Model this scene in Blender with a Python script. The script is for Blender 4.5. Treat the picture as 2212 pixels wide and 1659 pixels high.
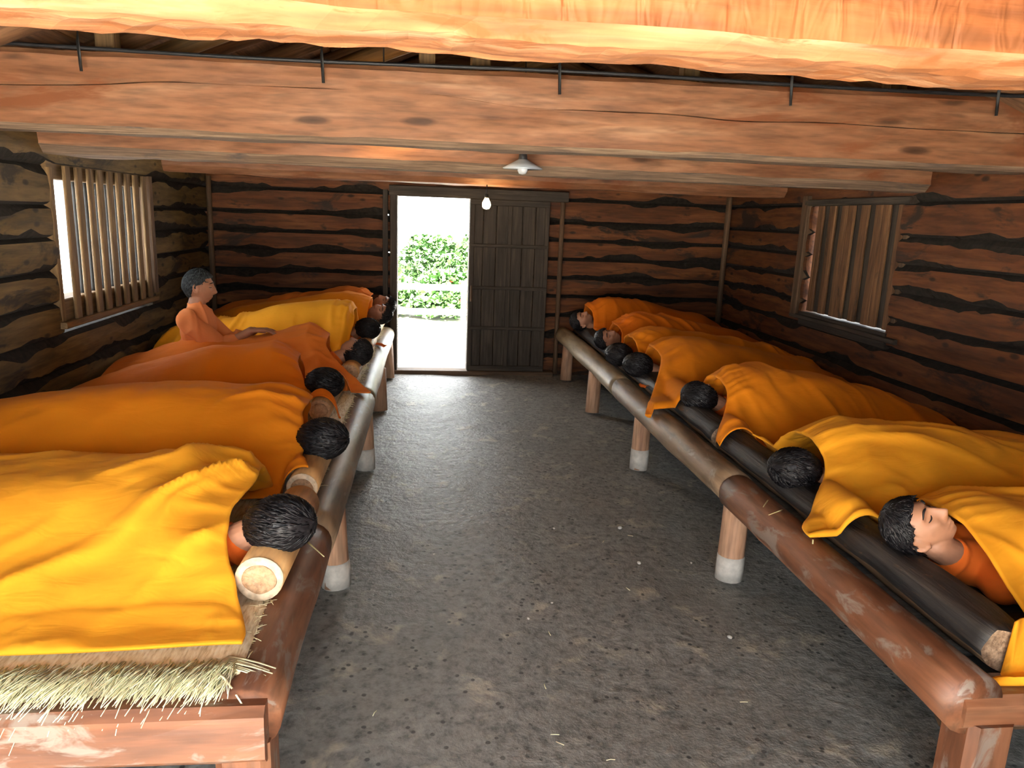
import bpy, math, random
import numpy as np
from mathutils import Matrix, Vector

S = bpy.context.scene
COL = S.collection
for o in list(bpy.data.objects):
    bpy.data.objects.remove(o)

# ------------------------------------------------------------------ camera
FPX, YAW, PITCH, ROLL, CAMH = 1606.9, 0.1163, 0.2202, -0.0376, 1.6
def cam_axes():
    cy, sy, cp, sp = math.cos(YAW), math.sin(YAW), math.cos(PITCH), math.sin(PITCH)
    f = Vector((sy*cp, cy*cp, -sp)); r0 = Vector((cy, -sy, 0)); d0 = f.cross(r0)
    r = math.cos(ROLL)*r0 + math.sin(ROLL)*d0
    d = -math.sin(ROLL)*r0 + math.cos(ROLL)*d0
    return r, d, f
_r, _d, _f = cam_axes()
cd = bpy.data.cameras.new('camera'); cam = bpy.data.objects.new('camera', cd); COL.objects.link(cam)
cd.sensor_fit = 'HORIZONTAL'; cd.sensor_width = 36.0; cd.lens = FPX/2212*36.0
cd.clip_start = 0.02; cd.clip_end = 200
cam.matrix_world = Matrix(((_r.x, -_d.x, -_f.x, 0), (_r.y, -_d.y, -_f.y, 0), (_r.z, -_d.z, -_f.z, CAMH), (0, 0, 0, 1)))
S.camera = cam

# ------------------------------------------------------------------ light
W = bpy.data.worlds.new('World'); S.world = W; W.use_nodes = True
bg = W.node_tree.nodes['Background']; bg.inputs['Color'].default_value = (0.93, 0.97, 1.0, 1); bg.inputs['Strength'].default_value = 8.5
sd = bpy.data.lights.new('sun', 'SUN'); sd.energy = 150.0; sd.angle = 0.01; sd.color = (1.0, 0.95, 0.86)
sun = bpy.data.objects.new('sun', sd); COL.objects.link(sun)
sun.rotation_euler = Vector((-0.22, 0.66, -0.90)).to_track_quat('-Z', 'Y').to_euler()
def portal(name, loc, direction, sx, sy):
    l = bpy.data.lights.new(name, 'AREA'); l.shape = 'RECTANGLE'; l.size = sx; l.size_y = sy
    l.cycles.is_portal = True
    o = bpy.data.objects.new(name, l); COL.objects.link(o); o.location = loc
    o.rotation_euler = Vector(direction).to_track_quat('-Z', 'Z').to_euler()
portal('rear_doorway_portal', (-.5, -0.72, 1.0), (0, 1, 0), 2.9, 2.05)
portal('front_doorway_portal', (0.045, 7.86, 0.88), (0, -1, 0), 0.8, 1.85)
S.view_settings.view_transform = 'Standard'; S.view_settings.look = 'None'
S.view_settings.exposure = 0.35; S.view_settings.gamma = 1.0
S.view_settings.use_curve_mapping = False
S.cycles.max_bounces = 3; S.cycles.diffuse_bounces = 3; S.cycles.glossy_bounces = 2; S.cycles.caustics_reflective = False; S.cycles.caustics_refractive = False
S.cycles.use_adaptive_sampling = True; S.cycles.adaptive_threshold = 0.3; S.cycles.adaptive_min_samples = 16

# ------------------------------------------------------------------ noise
def _hash(ix, iy, iz, seed):
    n = (ix*374761393 + iy*668265263 + iz*2147483647 + seed*1274126177) & 0xffffffff
    n = ((n ^ (n >> 13))*1274126177) & 0xffffffff
    n = (n ^ (n >> 16)) & 0xffffff
    return n/float(0xffffff)*2-1
def vn(x, y=0.0, z=0.0, seed=0):
    x, y, z = np.broadcast_arrays(np.asarray(x, float), np.asarray(y, float), np.asarray(z, float))
    ix, iy, iz = np.floor(x).astype(np.int64), np.floor(y).astype(np.int64), np.floor(z).astype(np.int64)
    fx, fy, fz = x-ix, y-iy, z-iz
    u, v, w = [t*t*t*(t*(t*6-15)+10) for t in (fx, fy, fz)]
    def h(a, b, c): return _hash(ix+a, iy+b, iz+c, seed)
    def lp(a, b, t): return a+(b-a)*t
    return lp(lp(lp(h(0,0,0), h(1,0,0), u), lp(h(0,1,0), h(1,1,0), u), v), lp(lp(h(0,0,1), h(1,0,1), u), lp(h(0,1,1), h(1,1,1), u), v), w)
def fbm(x, y=0.0, z=0.0, seed=0, octs=3):
    a, s, o = 1.0, 0.0, 1.0
    for k in range(octs):
        s = s+a*vn(np.asarray(x)*o, np.asarray(y)*o, np.asarray(z)*o, seed+k*17); a *= .5; o *= 2.03
    return s
def sstep(a, b, x):
    t = np.clip((np.asarray(x, float)-a)/(b-a), 0, 1); return t*t*(3-2*t)

# ------------------------------------------------------------------ materials
def _mat(name):
    m = bpy.data.materials.new(name); m.use_nodes = True
    nt = m.node_tree; b = nt.nodes['Principled BSDF']
    return m, nt, b
def nd(nt, t, **kw):
    n = nt.nodes.new(t)
    for k, v in kw.items(): setattr(n, k, v)
    return n
def ramp(nt, fac, stops):
    r = nd(nt, 'ShaderNodeValToRGB'); e = r.color_ramp.elements
    while len(e) > len(stops): e.remove(e[-1])
    while len(e) < len(stops): e.new(1.0)
    for el, (p, c) in zip(e, stops): el.position = p; el.color = (c[0], c[1], c[2], 1)
    nt.links.new(fac, r.inputs['Fac']); return r.outputs['Color']
def coords(nt, scale, rnd=True, kind='Object'):
    tc = nd(nt, 'ShaderNodeTexCoord'); mp = nd(nt, 'ShaderNodeMapping'); mp.inputs['Scale'].default_value = scale
    src = tc.outputs[kind]
    if rnd:
        oi = nd(nt, 'ShaderNodeObjectInfo'); ml = nd(nt, 'ShaderNodeMath', operation='MULTIPLY'); ml.inputs[1].default_value = 37.0
        nt.links.new(oi.outputs['Random'], ml.inputs[0])
        va = nd(nt, 'ShaderNodeVectorMath', operation='ADD'); nt.links.new(src, va.inputs[0]); nt.links.new(ml.outputs[0], va.inputs[1]); src = va.outputs[0]
    nt.links.new(src, mp.inputs['Vector']); return mp.outputs['Vector']
def noise(nt, vec, scale=1.0, detail=4.0, rough=0.55, dist=0.0):
    n = nd(nt, 'ShaderNodeTexNoise'); n.inputs['Scale'].default_value = scale; n.inputs['Detail'].default_value = detail
    n.inputs['Roughness'].default_value = rough; n.inputs['Distortion'].default_value = dist
    nt.links.new(vec, n.inputs['Vector']); return n.outputs['Fac']
def mix(nt, fac, a, b, mode='MIX'):
    m = nd(nt, 'ShaderNodeMix', data_type='RGBA', blend_type=mode)
    for s, v in ((m.inputs['Factor'], fac), (m.inputs['A'], a), (m.inputs['B'], b)):
        if isinstance(v, (int, float)): s.default_value = v
        elif isinstance(v, tuple): s.default_value = (v[0], v[1], v[2], 1)
        else: nt.links.new(v, s)
    return m.outputs['Result']
def bump(nt, b, h, strength=0.3, dist=0.01):
    n = nd(nt, 'ShaderNodeBump'); n.inputs['Strength'].default_value = strength; n.inputs['Distance'].default_value = dist
    nt.links.new(h, n.inputs['Height']); nt.links.new(n.outputs['Normal'], b.inputs['Normal'])
def wood(name, dark, mid, light, rough=0.7, grain=14.0, knots=0.5, stain=None, stain_amt=0.0, stain_scale=(1.7, 5.0, 5.0), bstr=0.35, knot_scale=(1.6, 6, 6), adze=False, spec=0.3):
    m, nt, b = _mat(name)
    v = coords(nt, (0.9, grain, grain)); g = noise(nt, v, 1.6, 5, 0.6, 0.35)
    c = ramp(nt, g, [(0.28, dark), (0.5, mid), (0.72, light)])
    v2 = coords(nt, (1.3, 3.0, 3.0)); t = noise(nt, v2, 1.0, 3)
    c = mix(nt, ramp(nt, t, [(0.35, (0.0,)*3), (0.7, (0.55,)*3)]), c, mix(nt, 0.5, dark, mid))
    v6 = coords(nt, (5.0, grain*4.5, grain*4.5)); fg = noise(nt, v6, 1.0, 2, .6)
    c = mix(nt, 1.0, c, ramp(nt, fg, [(.3, (.62,)*3), (.55, (1.0,)*3), (.75, (1.12,)*3)]), 'MULTIPLY')
    if knots:
        v3 = coords(nt, knot_scale); vo = nd(nt, 'ShaderNodeTexVoronoi'); vo.inputs['Scale'].default_value = 1.0; nt.links.new(v3, vo.inputs['Vector'])
        k = ramp(nt, vo.outputs['Distance'], [(0.0, (knots,)*3), (0.10, (knots*.8,)*3), (0.17, (0.0,)*3)])
        c = mix(nt, k, c, (dark[0]*.16, dark[1]*.16, dark[2]*.16))
    if stain:
        v4 = coords(nt, stain_scale); s = noise(nt, v4, 1.0, 5, 0.65, 0.6)
        c = mix(nt, ramp(nt, s, [(0.60-stain_amt, (0.0,)*3), (0.68-stain_amt, (1.0,)*3)]), c, stain)
    nt.links.new(c, b.inputs['Base Color']); b.inputs['Roughness'].default_value = rough
    b.inputs['Specular IOR Level'].default_value = spec
    h = g
    if adze:
        v5 = coords(nt, (22.0, 3.0, 7.0)); v5.node.inputs['Rotation'].default_value = (0, .6, 0); h2 = noise(nt, v5, 1.0, 2, 0.5, 1.0)
        ad = nd(nt, 'ShaderNodeMath', operation='MULTIPLY_ADD'); nt.links.new(h2, ad.inputs[0]); ad.inputs[1].default_value = 2.5; nt.links.new(g, ad.inputs[2]); h = ad.outputs[0]
    bump(nt, b, h, bstr, 0.006)
    return m
def plain(name, col, rough=0.6, metal=0.0, emit=None, estr=0.0, var=0.15, scale=20.0, spec=0.3, bstr=0.1):
    m, nt, b = _mat(name)
    v = coords(nt, (scale,)*3); n = noise(nt, v, 1.0, 3)
    c = ramp(nt, n, [(0.3, tuple(x*(1-var) for x in col)), (0.7, tuple(min(1, x*(1+var)) for x in col))])
    nt.links.new(c, b.inputs['Base Color']); b.inputs['Roughness'].default_value = rough; b.inputs['Metallic'].default_value = metal
    b.inputs['Specular IOR Level'].default_value = spec
    if bstr: bump(nt, b, n, bstr, 0.004)
    if emit: b.inputs['Emission Color'].default_value = (*emit, 1); b.inputs['Emission Strength'].default_value = estr
    return m
def cloth(name, col, col2, bstr=0.25):
    m, nt, b = _mat(name)
    v = coords(nt, (2.2, 2.2, 2.2)); n = noise(nt, v, 1.0, 3, .5, .3)
    c = ramp(nt, n, [(0.3, col2), (0.62, col)])
    nt.links.new(c, b.inputs['Base Color']); b.inputs['Roughness'].default_value = 0.85
    b.inputs['Specular IOR Level'].default_value = 0.12
    b.inputs['Sheen Weight'].default_value = 0.08; b.inputs['Sheen Roughness'].default_value = .5; b.inputs['Sheen Tint'].default_value = (1, .6, .25, 1)
    v2 = coords(nt, (7, 16, 9)); n2 = noise(nt, v2, 1.0, 2, .45, 1.3)
    bump(nt, b, n2, bstr, 0.012)
    return m
M = {}
M['wall_log'] = wood('hewn_wall_log', (.040, .011, .004), (.115, .036, .009), (.20, .072, .020), rough=.75, grain=9, knots=.9, stain=(.022, .011, .006), stain_amt=.05, knot_scale=(4.2, 7, 9))
M['wall_log_olive'] = wood('green_lit_log', (.042, .026, .008), (.115, .070, .022), (.19, .12, .042), rough=.75, grain=9, knots=.9, stain=(.022, .014, .007), stain_amt=.05, knot_scale=(4.2, 7, 9))  # olive tint paints in the greenish light falling on the left wall
M['bark'] = plain('dark_bark', (.013, .009, .006), .9, var=.6, scale=30, bstr=.6)
M['beam'] = wood('beam_timber', (.125, .045, .017), (.215, .094, .044), (.31, .165, .092), rough=.6, grain=8, knots=.85, stain=(.15, .048, .016), stain_amt=.03, stain_scale=(.9, 4, 4), knot_scale=(1.7, 7, 7))
M['beam_bark'] = wood('beam_wane', (.075, .05, .035), (.17, .11, .07), (.29, .20, .13), rough=.9, grain=25, knots=0, bstr=.8, stain=(.08,.06,.05), stain_amt=.03)
M['near_beam'] = wood('fresh_hewn_beam', (.13, .035, .008), (.20, .064, .017), (.27, .105, .037), rough=.7, grain=7, knots=.3, adze=True, bstr=.9)
M['chip'] = wood('splintered_underside', (.13, .042, .012), (.24, .10, .040), (.36, .22, .125), rough=.8, grain=10, knots=0, bstr=.9, stain=(.15, .050, .013), stain_amt=.10, stain_scale=(4, 14, 14))
M['roof_wood'] = wood('roof_timber', (.06, .028, .012), (.14, .065, .028), (.24, .12, .055), rough=.8, knots=.5)
M['old_wood'] = wood('weathered_board', (.018, .014, .010), (.042, .031, .022), (.085, .062, .042), rough=.75, grain=18, knots=.4)
M['pole'] = wood('brown_pole', (.045, .025, .013), (.10, .056, .028), (.17, .10, .052), rough=.7, knots=.3)
M['slat'] = wood('window_bar_timber', (.06, .035, .014), (.145, .085, .034), (.23, .14, .06), rough=.7, knots=.2)
M['shutter'] = wood('shutter_board', (.06, .028, .012), (.15, .07, .028), (.25, .13, .055), rough=.75, grain=16, knots=.3, stain=(.022, .015, .010), stain_amt=-.02)
M['rail_light'] = wood('peeled_rail_log', (.16, .11, .062), (.29, .215, .125), (.42, .33, .20), rough=.45, grain=6, knots=.25, spec=.5)
M['rail_mid'] = wood('brown_rail_log', (.13, .075, .040), (.22, .14, .08), (.33, .235, .15), rough=.5, grain=7, knots=.25, stain=(.25, .20, .15), stain_amt=.03, stain_scale=(5, 12, 12), spec=.45)
M['rail_red'] = wood('worn_red_timber', (.10, .034, .015), (.18, .068, .030), (.26, .125, .068), rough=.5, grain=8, knots=.2, stain=(.20, .15, .12), stain_amt=.05, stain_scale=(5, 13, 13), spec=.45)
M['leg'] = wood('peeled_leg', (.30, .15, .085), (.46, .26, .155), (.56, .37, .24), rough=.65, grain=9, knots=.3)
M['plaster'] = plain('pale_leg_foot', (.52, .48, .42), .85, var=.2, scale=25)
M['pillow_log'] = wood('peeled_pillow_log', (.50, .25, .09), (.62, .34, .13), (.70, .43, .2), rough=.55, grain=6, knots=.2, bstr=.15)
M['pillow_end'] = wood('sawn_log_end', (.62, .42, .25), (.74, .58, .40), (.82, .70, .53), rough=.7, grain=8, knots=0, bstr=.2)
M['pith'] = wood('log_heartwood', (.36, .19, .10), (.50, .30, .16), (.6, .4, .25), rough=.7, grain=20, knots=0, bstr=.3)
M['dark_log'] = wood('blackened_log', (.010, .009, .009), (.028, .024, .022), (.075, .055, .042), rough=.6, grain=22, knots=0, bstr=1.0, stain=(.11, .062, .034), stain_amt=.0, stain_scale=(9, 26, 26), spec=.4)
M['raw_end'] = wood('chopped_log_end', (.13, .075, .042), (.28, .18, .11), (.42, .30, .2), rough=.85, grain=30, knots=0, bstr=.9)
M['deck'] = wood('deck_board', (.05, .035, .022), (.11, .08, .05), (.18, .135, .09), rough=.8)
M['deck_dark'] = wood('dark_deck_board', (.03, .032, .03), (.065, .068, .064), (.12, .12, .11), rough=.7)
def straw_mat_mat():
    m, nt, b = _mat('straw_weave')
    v = coords(nt, (130, 26, 60), False); n = noise(nt, v, 1.0, 2, .5)
    c = ramp(nt, n, [(0.3, (.55, .40, .21)), (0.5, (.78, .64, .41)), (0.7, (.88, .78, .58))])
    nt.links.new(c, b.inputs['Base Color']); b.inputs['Roughness'].default_value = .7; bump(nt, b, n, .7, .006); return m
M['straw'] = straw_mat_mat()
M['straw_strand'] = plain('straw_strand', (.95, .80, .50), .6, var=.3, scale=15)
M['straw_green'] = plain('split_straw', (.66, .58, .30), .6)
def floor_mat():
    m, nt, b = _mat('trodden_earth')
    v = coords(nt, (1, 1, 1), False)
    big = noise(nt, v, 1.1, 4, .6, .5); fine = noise(nt, v, 26, 5, .65); mid = noise(nt, v, 5.0, 5, .65, .4)
    c = ramp(nt, fine, [(0.30, (.085, .082, .075)), (0.5, (.235, .225, .205)), (0.72, (.34, .325, .29))])
    c = mix(nt, ramp(nt, big, [(0.42, (0,)*3), (0.62, (.5,)*3)]), c, (.20, .193, .176))
    c = mix(nt, ramp(nt, mid, [(0.565, (0,)*3), (0.68, (.75,)*3)]), c, (.50, .44, .34))
    vo = nd(nt, 'ShaderNodeTexVoronoi'); vo.inputs['Scale'].default_value = 24; nt.links.new(v, vo.inputs['Vector'])
    hole = ramp(nt, vo.outputs['Distance'], [(0.0, (1,)*3), (.16, (1,)*3), (.24, (0,)*3)])
    c = mix(nt, mix(nt, 1.0, hole, ramp(nt, mid, [(.45, (0,)*3), (.5, (.9,)*3)]), 'MULTIPLY'), c, (.05, .048, .046))
    nt.links.new(c, b.inputs['Base Color'])
    b.inputs['Roughness'].default_value = .52; b.inputs['Specular IOR Level'].default_value = .5
    ad = nd(nt, 'ShaderNodeMath', operation='MULTIPLY_ADD'); nt.links.new(mid, ad.inputs[0]); ad.inputs[1].default_value = 2.0; nt.links.new(fine, ad.inputs[2])
    bump(nt, b, ad.outputs[0], .6, .012)
    return m
M['floor'] = floor_mat()
M['gravel'] = plain('pale_gravel', (.60, .57, .51), .9, var=.25, scale=12)
M['iron'] = plain('black_iron', (.02, .02, .02), .5, .6)
M['cable'] = plain('black_cable', (.012, .012, .014), .5)
M['white_paint'] = plain('white_paint', (.82, .82, .80), .6, var=.05)
M['leaf'] = plain('shrub_leaf', (.048, .112, .028), .6, var=.6, scale=3)
M['stem'] = plain('shrub_stem', (.12, .09, .05), .8)
M['flower'] = plain('red_flower', (.30, .012, .008), .6)
M['enamel'] = plain('white_enamel', (.55, .62, .68), .25, var=.05, spec=.6)
M['glass_dim'] = plain('frosted_bulb', (.75, .78, .80), .15, var=.03, spec=.6)
M['glass_lit'] = plain('lit_bulb', (1, .9, .7), .3, emit=(1.0, .62, .25), estr=130.0, bstr=0)
M['skin'] = plain('skin', (.37, .175, .100), .5, var=.14, scale=14, spec=.35, bstr=.05)
M['skin_tan'] = plain('tanned_skin', (.34, .155, .085), .5, var=.14, scale=14, spec=.35, bstr=.05)
def hair_mat(name, c1, c2, rough):
    m, nt, b = _mat(name)
    v = coords(nt, (60, 60, 60)); n = noise(nt, v, 1.0, 2)
    nt.links.new(ramp(nt, n, [(.35, c1), (.7, c2)]), b.inputs['Base Color']); b.inputs['Roughness'].default_value = rough
    b.inputs['Specular IOR Level'].default_value = .25; bump(nt, b, n, .5, .003); return m
M['hair'] = hair_mat('black_hair', (.004, .004, .005), (.016, .013, .014), .42)
M['hair_grey'] = hair_mat('greying_hair', (.012, .015, .017), (.05, .058, .062), .6)
M['shirt'] = cloth('orange_shirt', (.80, .165, .020), (.66, .11, .012))
M['shirt_faded'] = cloth('faded_orange_shirt', (.74, .25, .085), (.60, .17, .05))
M['quilt_a'] = cloth('golden_orange_cotton', (.90, .385, .022), (.86, .34, .016))
M['quilt_b'] = cloth('dimmed_orange_cotton', (.74, .225, .008), (.68, .19, .007))  # orange darkened so the colour carries the daylight falling off inward
M['quilt_c'] = cloth('dimmed_deep_orange_cotton', (.68, .165, .007), (.62, .135, .006))  # own deep orange, plus darkening painted in for the weaker daylight farther in
M['quilt_d'] = cloth('faded_red_orange_cotton', (.68, .18, .025), (.60, .13, .016))

# ------------------------------------------------------------------ builders
def mesh(name, v, f, mats, smooth=True, fmat=None):
    me = bpy.data.meshes.new(name)
    me.from_pydata([tuple(p) for p in v], [], [tuple(q) for q in f])
    for m in (mats if isinstance(mats, (list, tuple)) else [mats]): me.materials.append(m)
    if fmat is not None: me.polygons.foreach_set('material_index', np.asarray(fmat, dtype=np.int32))
    if smooth: me.polygons.foreach_set('use_smooth', np.ones(len(me.polygons), dtype=bool))
    me.update(); return me
def obj(name, me, parent=None, mw=None, kind=None):
    o = bpy.data.objects.new(name, me); COL.objects.link(o)
    if parent is not None: o.parent = parent
    if mw is not None: o.matrix_local = mw
    if kind: o['kind'] = kind
    return o
def tag(o, label, cat, group=None):
    o['label'] = label; o['category'] = cat
    if group: o['group'] = group
    return o
def thing(name, loc=(0, 0, 0), label=None, cat=None, group=None, kind=None):
    o = bpy.data.objects.new(name, None); COL.objects.link(o); o.location = loc; o.empty_display_size = .1
    if kind: o['kind'] = kind
    if label: tag(o, label, cat, group)
    return o
def frame(p0, p1, up=(0, 0, 1)):
    p0, p1 = Vector(p0), Vector(p1); x = (p1-p0).normalized(); up = Vector(up)
    if abs(x.dot(up)) > .98: up = Vector((0, 1, 0))
    y = up.cross(x).normalized(); z = x.cross(y)
    m = Matrix.Identity(4)
    for i in range(3): m[i][0], m[i][1], m[i][2], m[i][3] = x[i], y[i], z[i], p0[i]
    return m, (p1-p0).length
def loft(rings, cap=True):
    n = len(rings[0]); v = np.concatenate(rings); f = []
    for i in range(len(rings)-1):
        for j in range(n):
            k = (j+1) % n; f.append((i*n+j, (i+1)*n+j, (i+1)*n+k, i*n+k))
    if cap: f.append(tuple(range(n))); f.append(tuple(reversed(range((len(rings)-1)*n, len(rings)*n))))
    return v, f
def ring_rect(w, h, ch, per=3):
    a, b = w/2, h/2; c = ch
    base = [(-a, -b+c), (-a, b-c), (-a+c, b), (a-c, b), (a, b-c), (a, -b+c), (a-c, -b), (-a+c, -b)]
    out = []
    for i, p in enumerate(base):
        q = base[(i+1) % 8]; k = per if i % 2 == 0 else 1
        for s in range(k): out.append((p[0]+(q[0]-p[0])*s/k, p[1]+(q[1]-p[1])*s/k))
    return np.array(out)
def ring_round(r, n=20):
    t = -np.arange(n)/n*2*math.pi; return np.stack([np.cos(t)*r, np.sin(t)*r], 1)
def timber(name, p0, p1, ring, mat, parent=None, amp=.004, freq=3.0, step=.12, seed=1, up=(0, 0, 1), taper=(1, 1), smooth=False, fm=None, post=None, bow=0.0):
    mw, L = frame(p0, p1, up); ns = max(2, int(L/step)+1); rings = []
    for i in range(ns):
        t = i/(ns-1); s = taper[0]+(taper[1]-taper[0])*t; r = ring*s; x = L*t
        nr = np.linalg.norm(r, axis=1, keepdims=True)+1e-6
        d = fbm(x*freq, r[:, 0]*freq*3+seed*7.3, r[:, 1]*freq*3, seed, 2)[:, None]*amp
        r = r+r/nr*d
        r = r+np.array([[vn(x*.6, seed, 0, 5)*bow, vn(x*.6, seed, 9, 6)*bow]])
        if post is not None: r = post(x, r)
        rings.append(np.column_stack([np.full(len(r), x), r]))
    v, f = loft(rings)
    fmat = None
    if fm is not None:
        n = len(ring); fmat = [fm(j) for i in range(ns-1) for j in range(n)]+[0, 0]
    return obj(name, mesh(name, v, f, mat, smooth, fmat), parent, mw)
def lathe(prof, n=24):
    t = np.arange(n)/n*2*math.pi
    return loft([np.column_stack([np.cos(t)*r, np.sin(t)*r, np.full(n, z)]) for r, z in prof])
def capsule(p0, p1, r0, r1, n=18, hs=5):
    p0, p1 = np.array(p0, float), np.array(p1, float); ax = p1-p0; L = np.linalg.norm(ax)+1e-9; ax /= L
    u = np.cross(ax, [0, 0, 1.0]);
    if np.linalg.norm(u) < .05: u = np.cross(ax, [0, 1.0, 0])
    u /= np.linalg.norm(u); w = np.cross(ax, u); t = np.arange(n)/n*2*math.pi; rings = []
    def rg(c, r): return c+np.cos(t)[:, None]*u*r+np.sin(t)[:, None]*w*r
    for k in range(hs): a = math.pi/2*(1-(k+.3)/hs); rings.append(rg(p0-ax*r0*math.sin(a), r0*math.cos(a)))
    rings.append(rg(p0, r0)); rings.append(rg(p1, r1))
    for k in range(hs): a = math.pi/2*((k+.7)/hs); rings.append(rg(p1+ax*r1*math.sin(a), r1*math.cos(a)))
    v, f = loft(rings); return v, [q[::-1] for q in f]
def ellipsoid(c, r, n=20, m=12):
    t = np.arange(n)/n*2*math.pi; rings = []
    for k in range(m):
        a = -math.pi/2+math.pi*(k+.5)/m
        rings.append(np.column_stack([np.cos(t)*math.cos(a)*r[0]+c[0], np.sin(t)*math.cos(a)*r[1]+c[1], np.full(n, math.sin(a)*r[2]+c[2])]))
    v, f = loft(rings); return v, [q[::-1] for q in f]
def joinvf(parts):
    V, F, n = [], [], 0
    for v, f in parts:
        V.append(np.asarray(v, float)); F += [tuple(i+n for i in q) for q in f]; n += len(v)
    return np.concatenate(V), F
def remesh(name, parts, mat, vox, smooth_it=3, cut=None):
    v, f = joinvf(parts); me = mesh(name+'_src', v, f, mat); o = bpy.data.objects.new(name+'_src', me); COL.objects.link(o)
    r = o.modifiers.new('r', 'REMESH'); r.mode = 'VOXEL'; r.voxel_size = vox
    s = o.modifiers.new('s', 'SMOOTH'); s.factor = .5; s.iterations = smooth_it
    dg = bpy.context.evaluated_depsgraph_get(); out = bpy.data.meshes.new_from_object(o.evaluated_get(dg)); out.name = name
    bpy.data.objects.remove(o); bpy.data.meshes.remove(me)
    out.materials.clear(); out.materials.append(mat)
    out.polygons.foreach_set('use_smooth', np.ones(len(out.polygons), dtype=bool)); out.update(); return out
def tube(pts, r, n=8):
    pts = [np.array(p, float) for p in pts]; rings = []; t = np.arange(n)/n*2*math.pi
    for i, p in enumerate(pts):
        d = pts[min(i+1, len(pts)-1)]-pts[max(i-1, 0)]; d /= np.linalg.norm(d)+1e-9
        u = np.cross(d, [0, 0, 1.0]);
        if np.linalg.norm(u) < .1: u = np.cross(d, [0, 1.0, 0])
        u /= np.linalg.norm(u); w = np.cross(d, u)
        rr = r[i] if isinstance(r, (list, tuple)) else r
        rings.append(p+np.cos(t)[:, None]*u*rr+np.sin(t)[:, None]*w*rr)
    v, f = loft(rings); return v, [q[::-1] for q in f]

# ------------------------------------------------------------------ setting
XL, XR, YF, YB, ZT = -2.13, 3.11, 7.64, -0.5, 2.0
ROWS = [-.07, .20, .42, .62, .82, 1.01, 1.20, 1.39, 1.57, 1.79, 2.0]
# floor
n = 90; xs = np.linspace(XL-.2, XR+.2, 70); ys = np.linspace(YB-.1, YF+.05, n)
gx, gy = np.meshgrid(xs, ys); gz = fbm(gx*1.3, gy*1.3, 0, 3, 4)*.010+fbm(gx*6, gy*6, 0, 5, 2)*.003-.012
v = np.stack([gx.ravel(), gy.ravel(), gz.ravel()], 1)
f = [(j*70+i, j*70+i+1, (j+1)*70+i+1, (j+1)*70+i) for j in range(n-1) for i in range(69)]
floor = obj('floor', mesh('floor', v, f, M['floor'])); floor['kind'] = 'structure'; tag(floor, 'dark trodden earth floor of the aisle and under the bunks', 'floor')
# ground outside (front and rear)
for nm, y0, y1, z in (('ground_front', YF+.12, 40, -.06), ('ground_rear', -30, YB-.12, -.06)):
    g = obj('ground', mesh('ground', [(-30, y0, z), (30, y0, z), (30, y1, z), (-30, y1, z)], [(0, 1, 2, 3)], M['gravel'], False)); g['kind'] = 'structure'
    tag(g, 'pale sunlit gravel ground outside the far doorway' if nm == 'ground_front' else 'pale sunlit gravel ground outside behind the viewer', 'ground')

def wall_log(parent, p0, p1, z0, z1, depth_dir, seed, notches=()):
    """hewn log from p0 to p1 (xy, inner face), bark left on its wavy upper and lower edges"""
    a, b = Vector((*p0, z0)), Vector((*p1, z0)); L = (b-a).length
    if L < .02: return
    ns = max(3, int(L/.045)+1); h = z1-z0; rings = []; T = .15
    ax = (b-a).normalized(); dd = Vector((*depth_dir, 0))
    sx = list(np.linspace(0, L, ns))
    for nx, nw, ndp in notches: sx += [nx-nw-.001, nx-nw+.001, nx+nw-.001, nx+nw+.001]
    sx = sorted(q for q in sx if 0 <= q <= L); ns = len(sx)
    for x in sx:
        X = x+seed*3.7
        lo = .018+.048*max(0, float(fbm(X*2.6, seed, 0, 11, 5))*.9+.12); hi = .018+.048*max(0, float(fbm(X*2.6, seed, 5, 12, 5))*.9+.12)
        f0 = float(fbm(X*2.2, seed, 2, 13, 2))*.006
        zb, zt = .0, h+.004
        for nx, nw, ndp in notches:
            if abs(x-nx) < nw: zb += ndp
        r = [(f0, lo), (f0-.006, (lo+h-hi)/2), (f0, h-hi), (.020, h-hi*.45), (.045, zt), (T, zt), (T, zb), (.045, zb), (.020, max(lo*.45, zb))]
        rings.append(np.array([(x, d, z) for d, z in r]))
    v, f = loft(rings)
    fm = []
    for i in range(ns-1):
        fm += [0, 0, 1, 1, 1, 1, 1, 1, 1]
    fm += [0, 0]
    m = Matrix.Identity(4)
    for k in range(3): m[k][0], m[k][1], m[k][2], m[k][3] = ax[k], dd[k], (0, 0, 1)[k], a[k]
    if m.to_3x3().determinant() < 0: f = [q[::-1] for q in f]
    # m may be a reflection: bake it
    vv = [m @ Vector(p) for p in v]
    base = Vector(((a.x+b.x)/2, (a.y+b.y)/2, (z0+z1)/2))
    mw2, _ = frame(a, b); inv = mw2.inverted()
    me = mesh('log', [inv @ p for p in vv], f, [M['wall_log_olive'] if depth_dir[0] < 0 else M['wall_log'], M['bark']], False, fm)
    return obj('log', me, parent, mw2)
rng = random.Random(4)
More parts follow.
